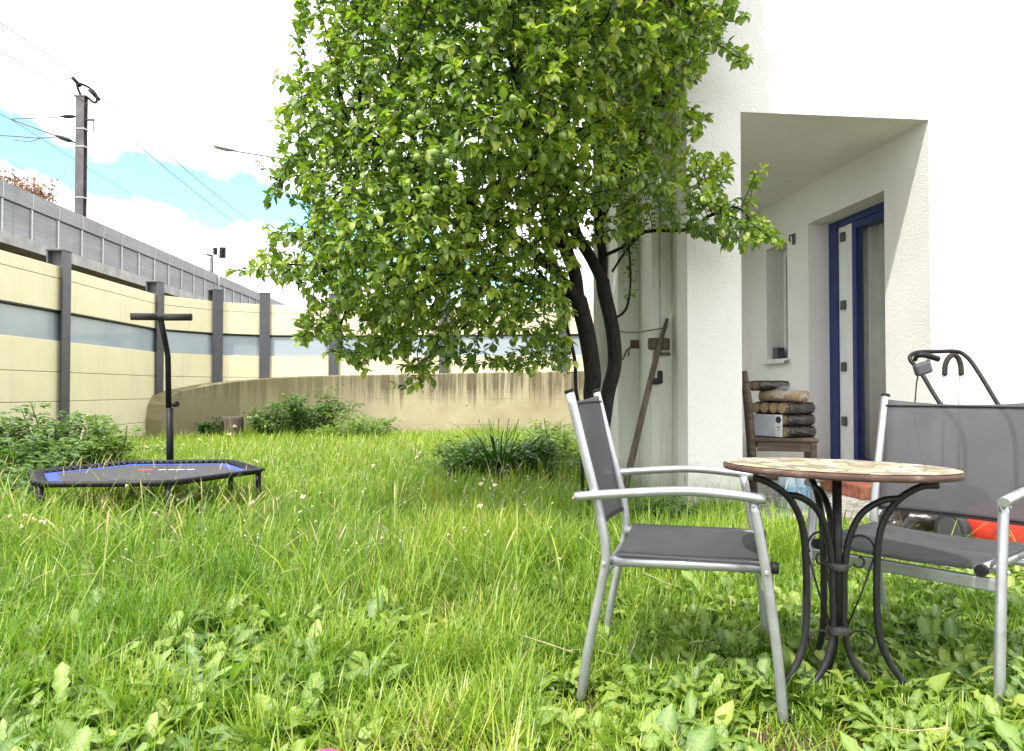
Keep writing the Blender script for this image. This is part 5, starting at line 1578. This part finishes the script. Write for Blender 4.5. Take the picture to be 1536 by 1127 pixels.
# broad leaved weeds: rosettes
def rosettes(cx_, cy_, size, nl, out, kind):
    for x0, y0, s, m in zip(cx_, cy_, size, nl):
        m = int(m)
        a = np.linspace(0, 6.283, m, endpoint=False) + RNG.uniform(0, 6.283) + RNG.normal(0, 0.3, m)
        e = RNG.uniform(0.55, 1.35, m)
        L = s * RNG.uniform(0.6, 1.2, m)
        out['B'].append(np.stack([x0 + 0.01 * np.cos(a), y0 + 0.01 * np.sin(a), np.full(m, 0.0)], 1))
        out['D'].append(np.stack([np.cos(a) * np.cos(e), np.sin(a) * np.cos(e), np.sin(e)], 1))
        out['U'].append(np.stack([-np.cos(a) * np.sin(e), -np.sin(a) * np.sin(e), np.cos(e)], 1) + RNG.normal(0, 0.18, (m, 3)))
        out['L'].append(L); out['T'].append(np.clip(RNG.normal(0.45, 0.26) + RNG.normal(0, 0.14, m), 0, 0.86)); out['Dr'].append(RNG.uniform(0.5, 1.7, m))
def pts_in(n, fx, fy):
    q = [], []
    return fx(RNG.uniform(0, 1, n)), fy(RNG.uniform(0, 1, n))
out = dict(B=[], D=[], U=[], L=[], T=[], Dr=[])
def zone(n, x0, x1, y0, y1, s0, s1, l0=5, l1=9):
    xx = RNG.uniform(x0, x1, n); yy = RNG.uniform(y0, y1, n)
    ok = ~off_lawn(xx, yy) & (np.hypot(xx - 0.735, yy - 1.84) > 0.20) & (np.hypot(xx - 0.20, yy - 1.98) > 0.16); xx, yy = xx[ok], yy[ok]
    rosettes(xx, yy, RNG.uniform(s0, s1, len(xx)), RNG.integers(l0, l1, len(xx)), out, 0)
zone(640, -2.1, -0.35, 1.40, 2.8, 0.08, 0.155)
zone(620, -3.3, -0.8, 2.5, 4.2, 0.08, 0.165)
zone(760, 0.02, 1.9, 1.25, 2.2, 0.07, 0.135, 6, 11)
zone(820, 0.45, 2.5, 2.0, 3.3, 0.07, 0.135)
zone(420, 0.6, 3.3, 3.2, 4.9, 0.05, 0.11)
zone(120, -0.6, 0.4, 1.40, 2.6, 0.05, 0.11)
zone(1000, -3.0, 1.0, 2.6, 6.5, 0.07, 0.16)
zone(600, -5.0, 1.0, 6.0, 12.5, 0.08, 0.16)
zone(500, 0.0, 2.6, 1.3, 3.6, 0.03, 0.06, 4, 8)
zone(300, -2.6, 0.2, 1.4, 4.0, 0.03, 0.06, 4, 8)
B = np.concatenate(out['B']); D = np.concatenate(out['D']); Uv = np.concatenate(out['U']); L = np.concatenate(out['L']); Tt = np.concatenate(out['T']); Dr = np.concatenate(out['Dr'])
n = len(L); sel = RNG.uniform(0, 1, n)
WL = Leafy()
for lo, hi, ts, pr, wf, wv in ((0.0, 0.42, (0, .15, .35, .55, .75, .9, 1), (0.10, 0.34, 0.72, 1.0, 1.0, 0.66, 0.08), 0.27, 0.32), (0.42, 0.86, (0, .12, .22, .32, .43, .53, .64, .74, .86, 1), (0.10, 0.16, 0.50, 0.25, 0.80, 0.42, 1.0, 0.62, 0.85, 0.05), 0.24, 0.22), (0.86, 1.01, (0, .3, .45, .65, .85, 1), (0.07, 0.08, 0.8, 1.0, 0.72, 0.1), 0.36, 0.18)):
    m = (sel >= lo) & (sel < hi)
    WL.add(ribbons(B[m], D[m], Uv[m], L[m], L[m] * wf * RNG.uniform(0.8, 1.2, m.sum()), ts, pr, Dr[m], 0.28, True, wv), Tt[m])
tag(WL.build('broadleaf_weeds', [M['weed']]), 'broad leaved dandelion and dock weeds spread through the grass', 'weeds', None, 'stuff')

# cream seed heads
fl = MB(); stl = MB()
def head(x, y, z, s):
    stl.tube([(x + random.uniform(-.03, .03), y, 0), (x, y, z)], 0.0016, 4, False)
    for k in range(5):
        fl.lathe([(0.1 * s, -0.5 * s), (0.5 * s, 0), (0.1 * s, 0.5 * s)], (x + random.uniform(-1, 1) * s * 0.6, y + random.uniform(-1, 1) * s * .6, z + random.uniform(-1, 1) * s * 0.5), 6)
for px_, py_ in [(15, 775), (37, 774), (52, 780), (63, 785), (34, 790), (235, 771), (222, 730), (256, 730), (168, 730), (190, 729), (220, 671), (237, 669), (300, 660), (352, 640), (385, 625), (398, 640), (108, 674), (380, 712), (385, 692), (725, 719), (738, 722), (722, 727), (742, 728), (445, 738), (455, 745), (450, 768), (630, 680), (625, 687), (720, 760), (560, 700), (380, 755), (400, 690), (345, 652), (374, 628)]:
    zh = random.uniform(0.20, 0.34)
    p = on_plane(px_, py_, zh)
    if p.y > 12.9: p = P(px_, py_, 12.4)
    p = P(px_, py_, min(p.y, 12.4))
    head(p.x, p.y, p.z, random.uniform(0.010, 0.018) * max(1, p.y / 5))
for k in range(260):
    yv = random.uniform(2.8, 9); xv = random.uniform(-0.55 * yv, 0.1 * yv)
    head(xv, yv, random.uniform(0.18, 0.34), random.uniform(0.004, 0.008) * max(1, yv / 5))
mb = MB(); mb.v, mb.f, mb.sm, mb.mi = list(fl.v), list(fl.f), list(fl.sm), list(fl.mi)
mb.add(stl.v, stl.f, True, 1)
tag(mb.build('seed_heads', [M['petal'], M['stalk']]), 'small cream flower and seed heads dotted over the grass', 'flowers', None, 'stuff')
# straw stalks lying in the foreground
sw = MB()
for k in range(40):
    yv = random.uniform(1.6, 3.6); xv = random.uniform(-0.7 * yv, 0.75 * yv)
    if in_house(np.array([xv]), np.array([yv]))[0]: continue
    a = random.uniform(0, 6.28); l = random.uniform(0.06, 0.2); z = random.uniform(0.03, 0.09)
    sw.tube([(xv, yv, z), (xv + l * 0.5 * math.cos(a), yv + l * 0.5 * math.sin(a), z + 0.012), (xv + l * math.cos(a), yv + l * math.sin(a), z + random.uniform(-0.02, 0.05))], 0.0015, 5)
strawm = simple('straw', (0.48, 0.42, 0.24), 0.7, 0, 0.2, 40)
tag(sw.build('straw', strawm), 'dry pale straw stalks lying in the grass', 'straw', None, 'stuff')
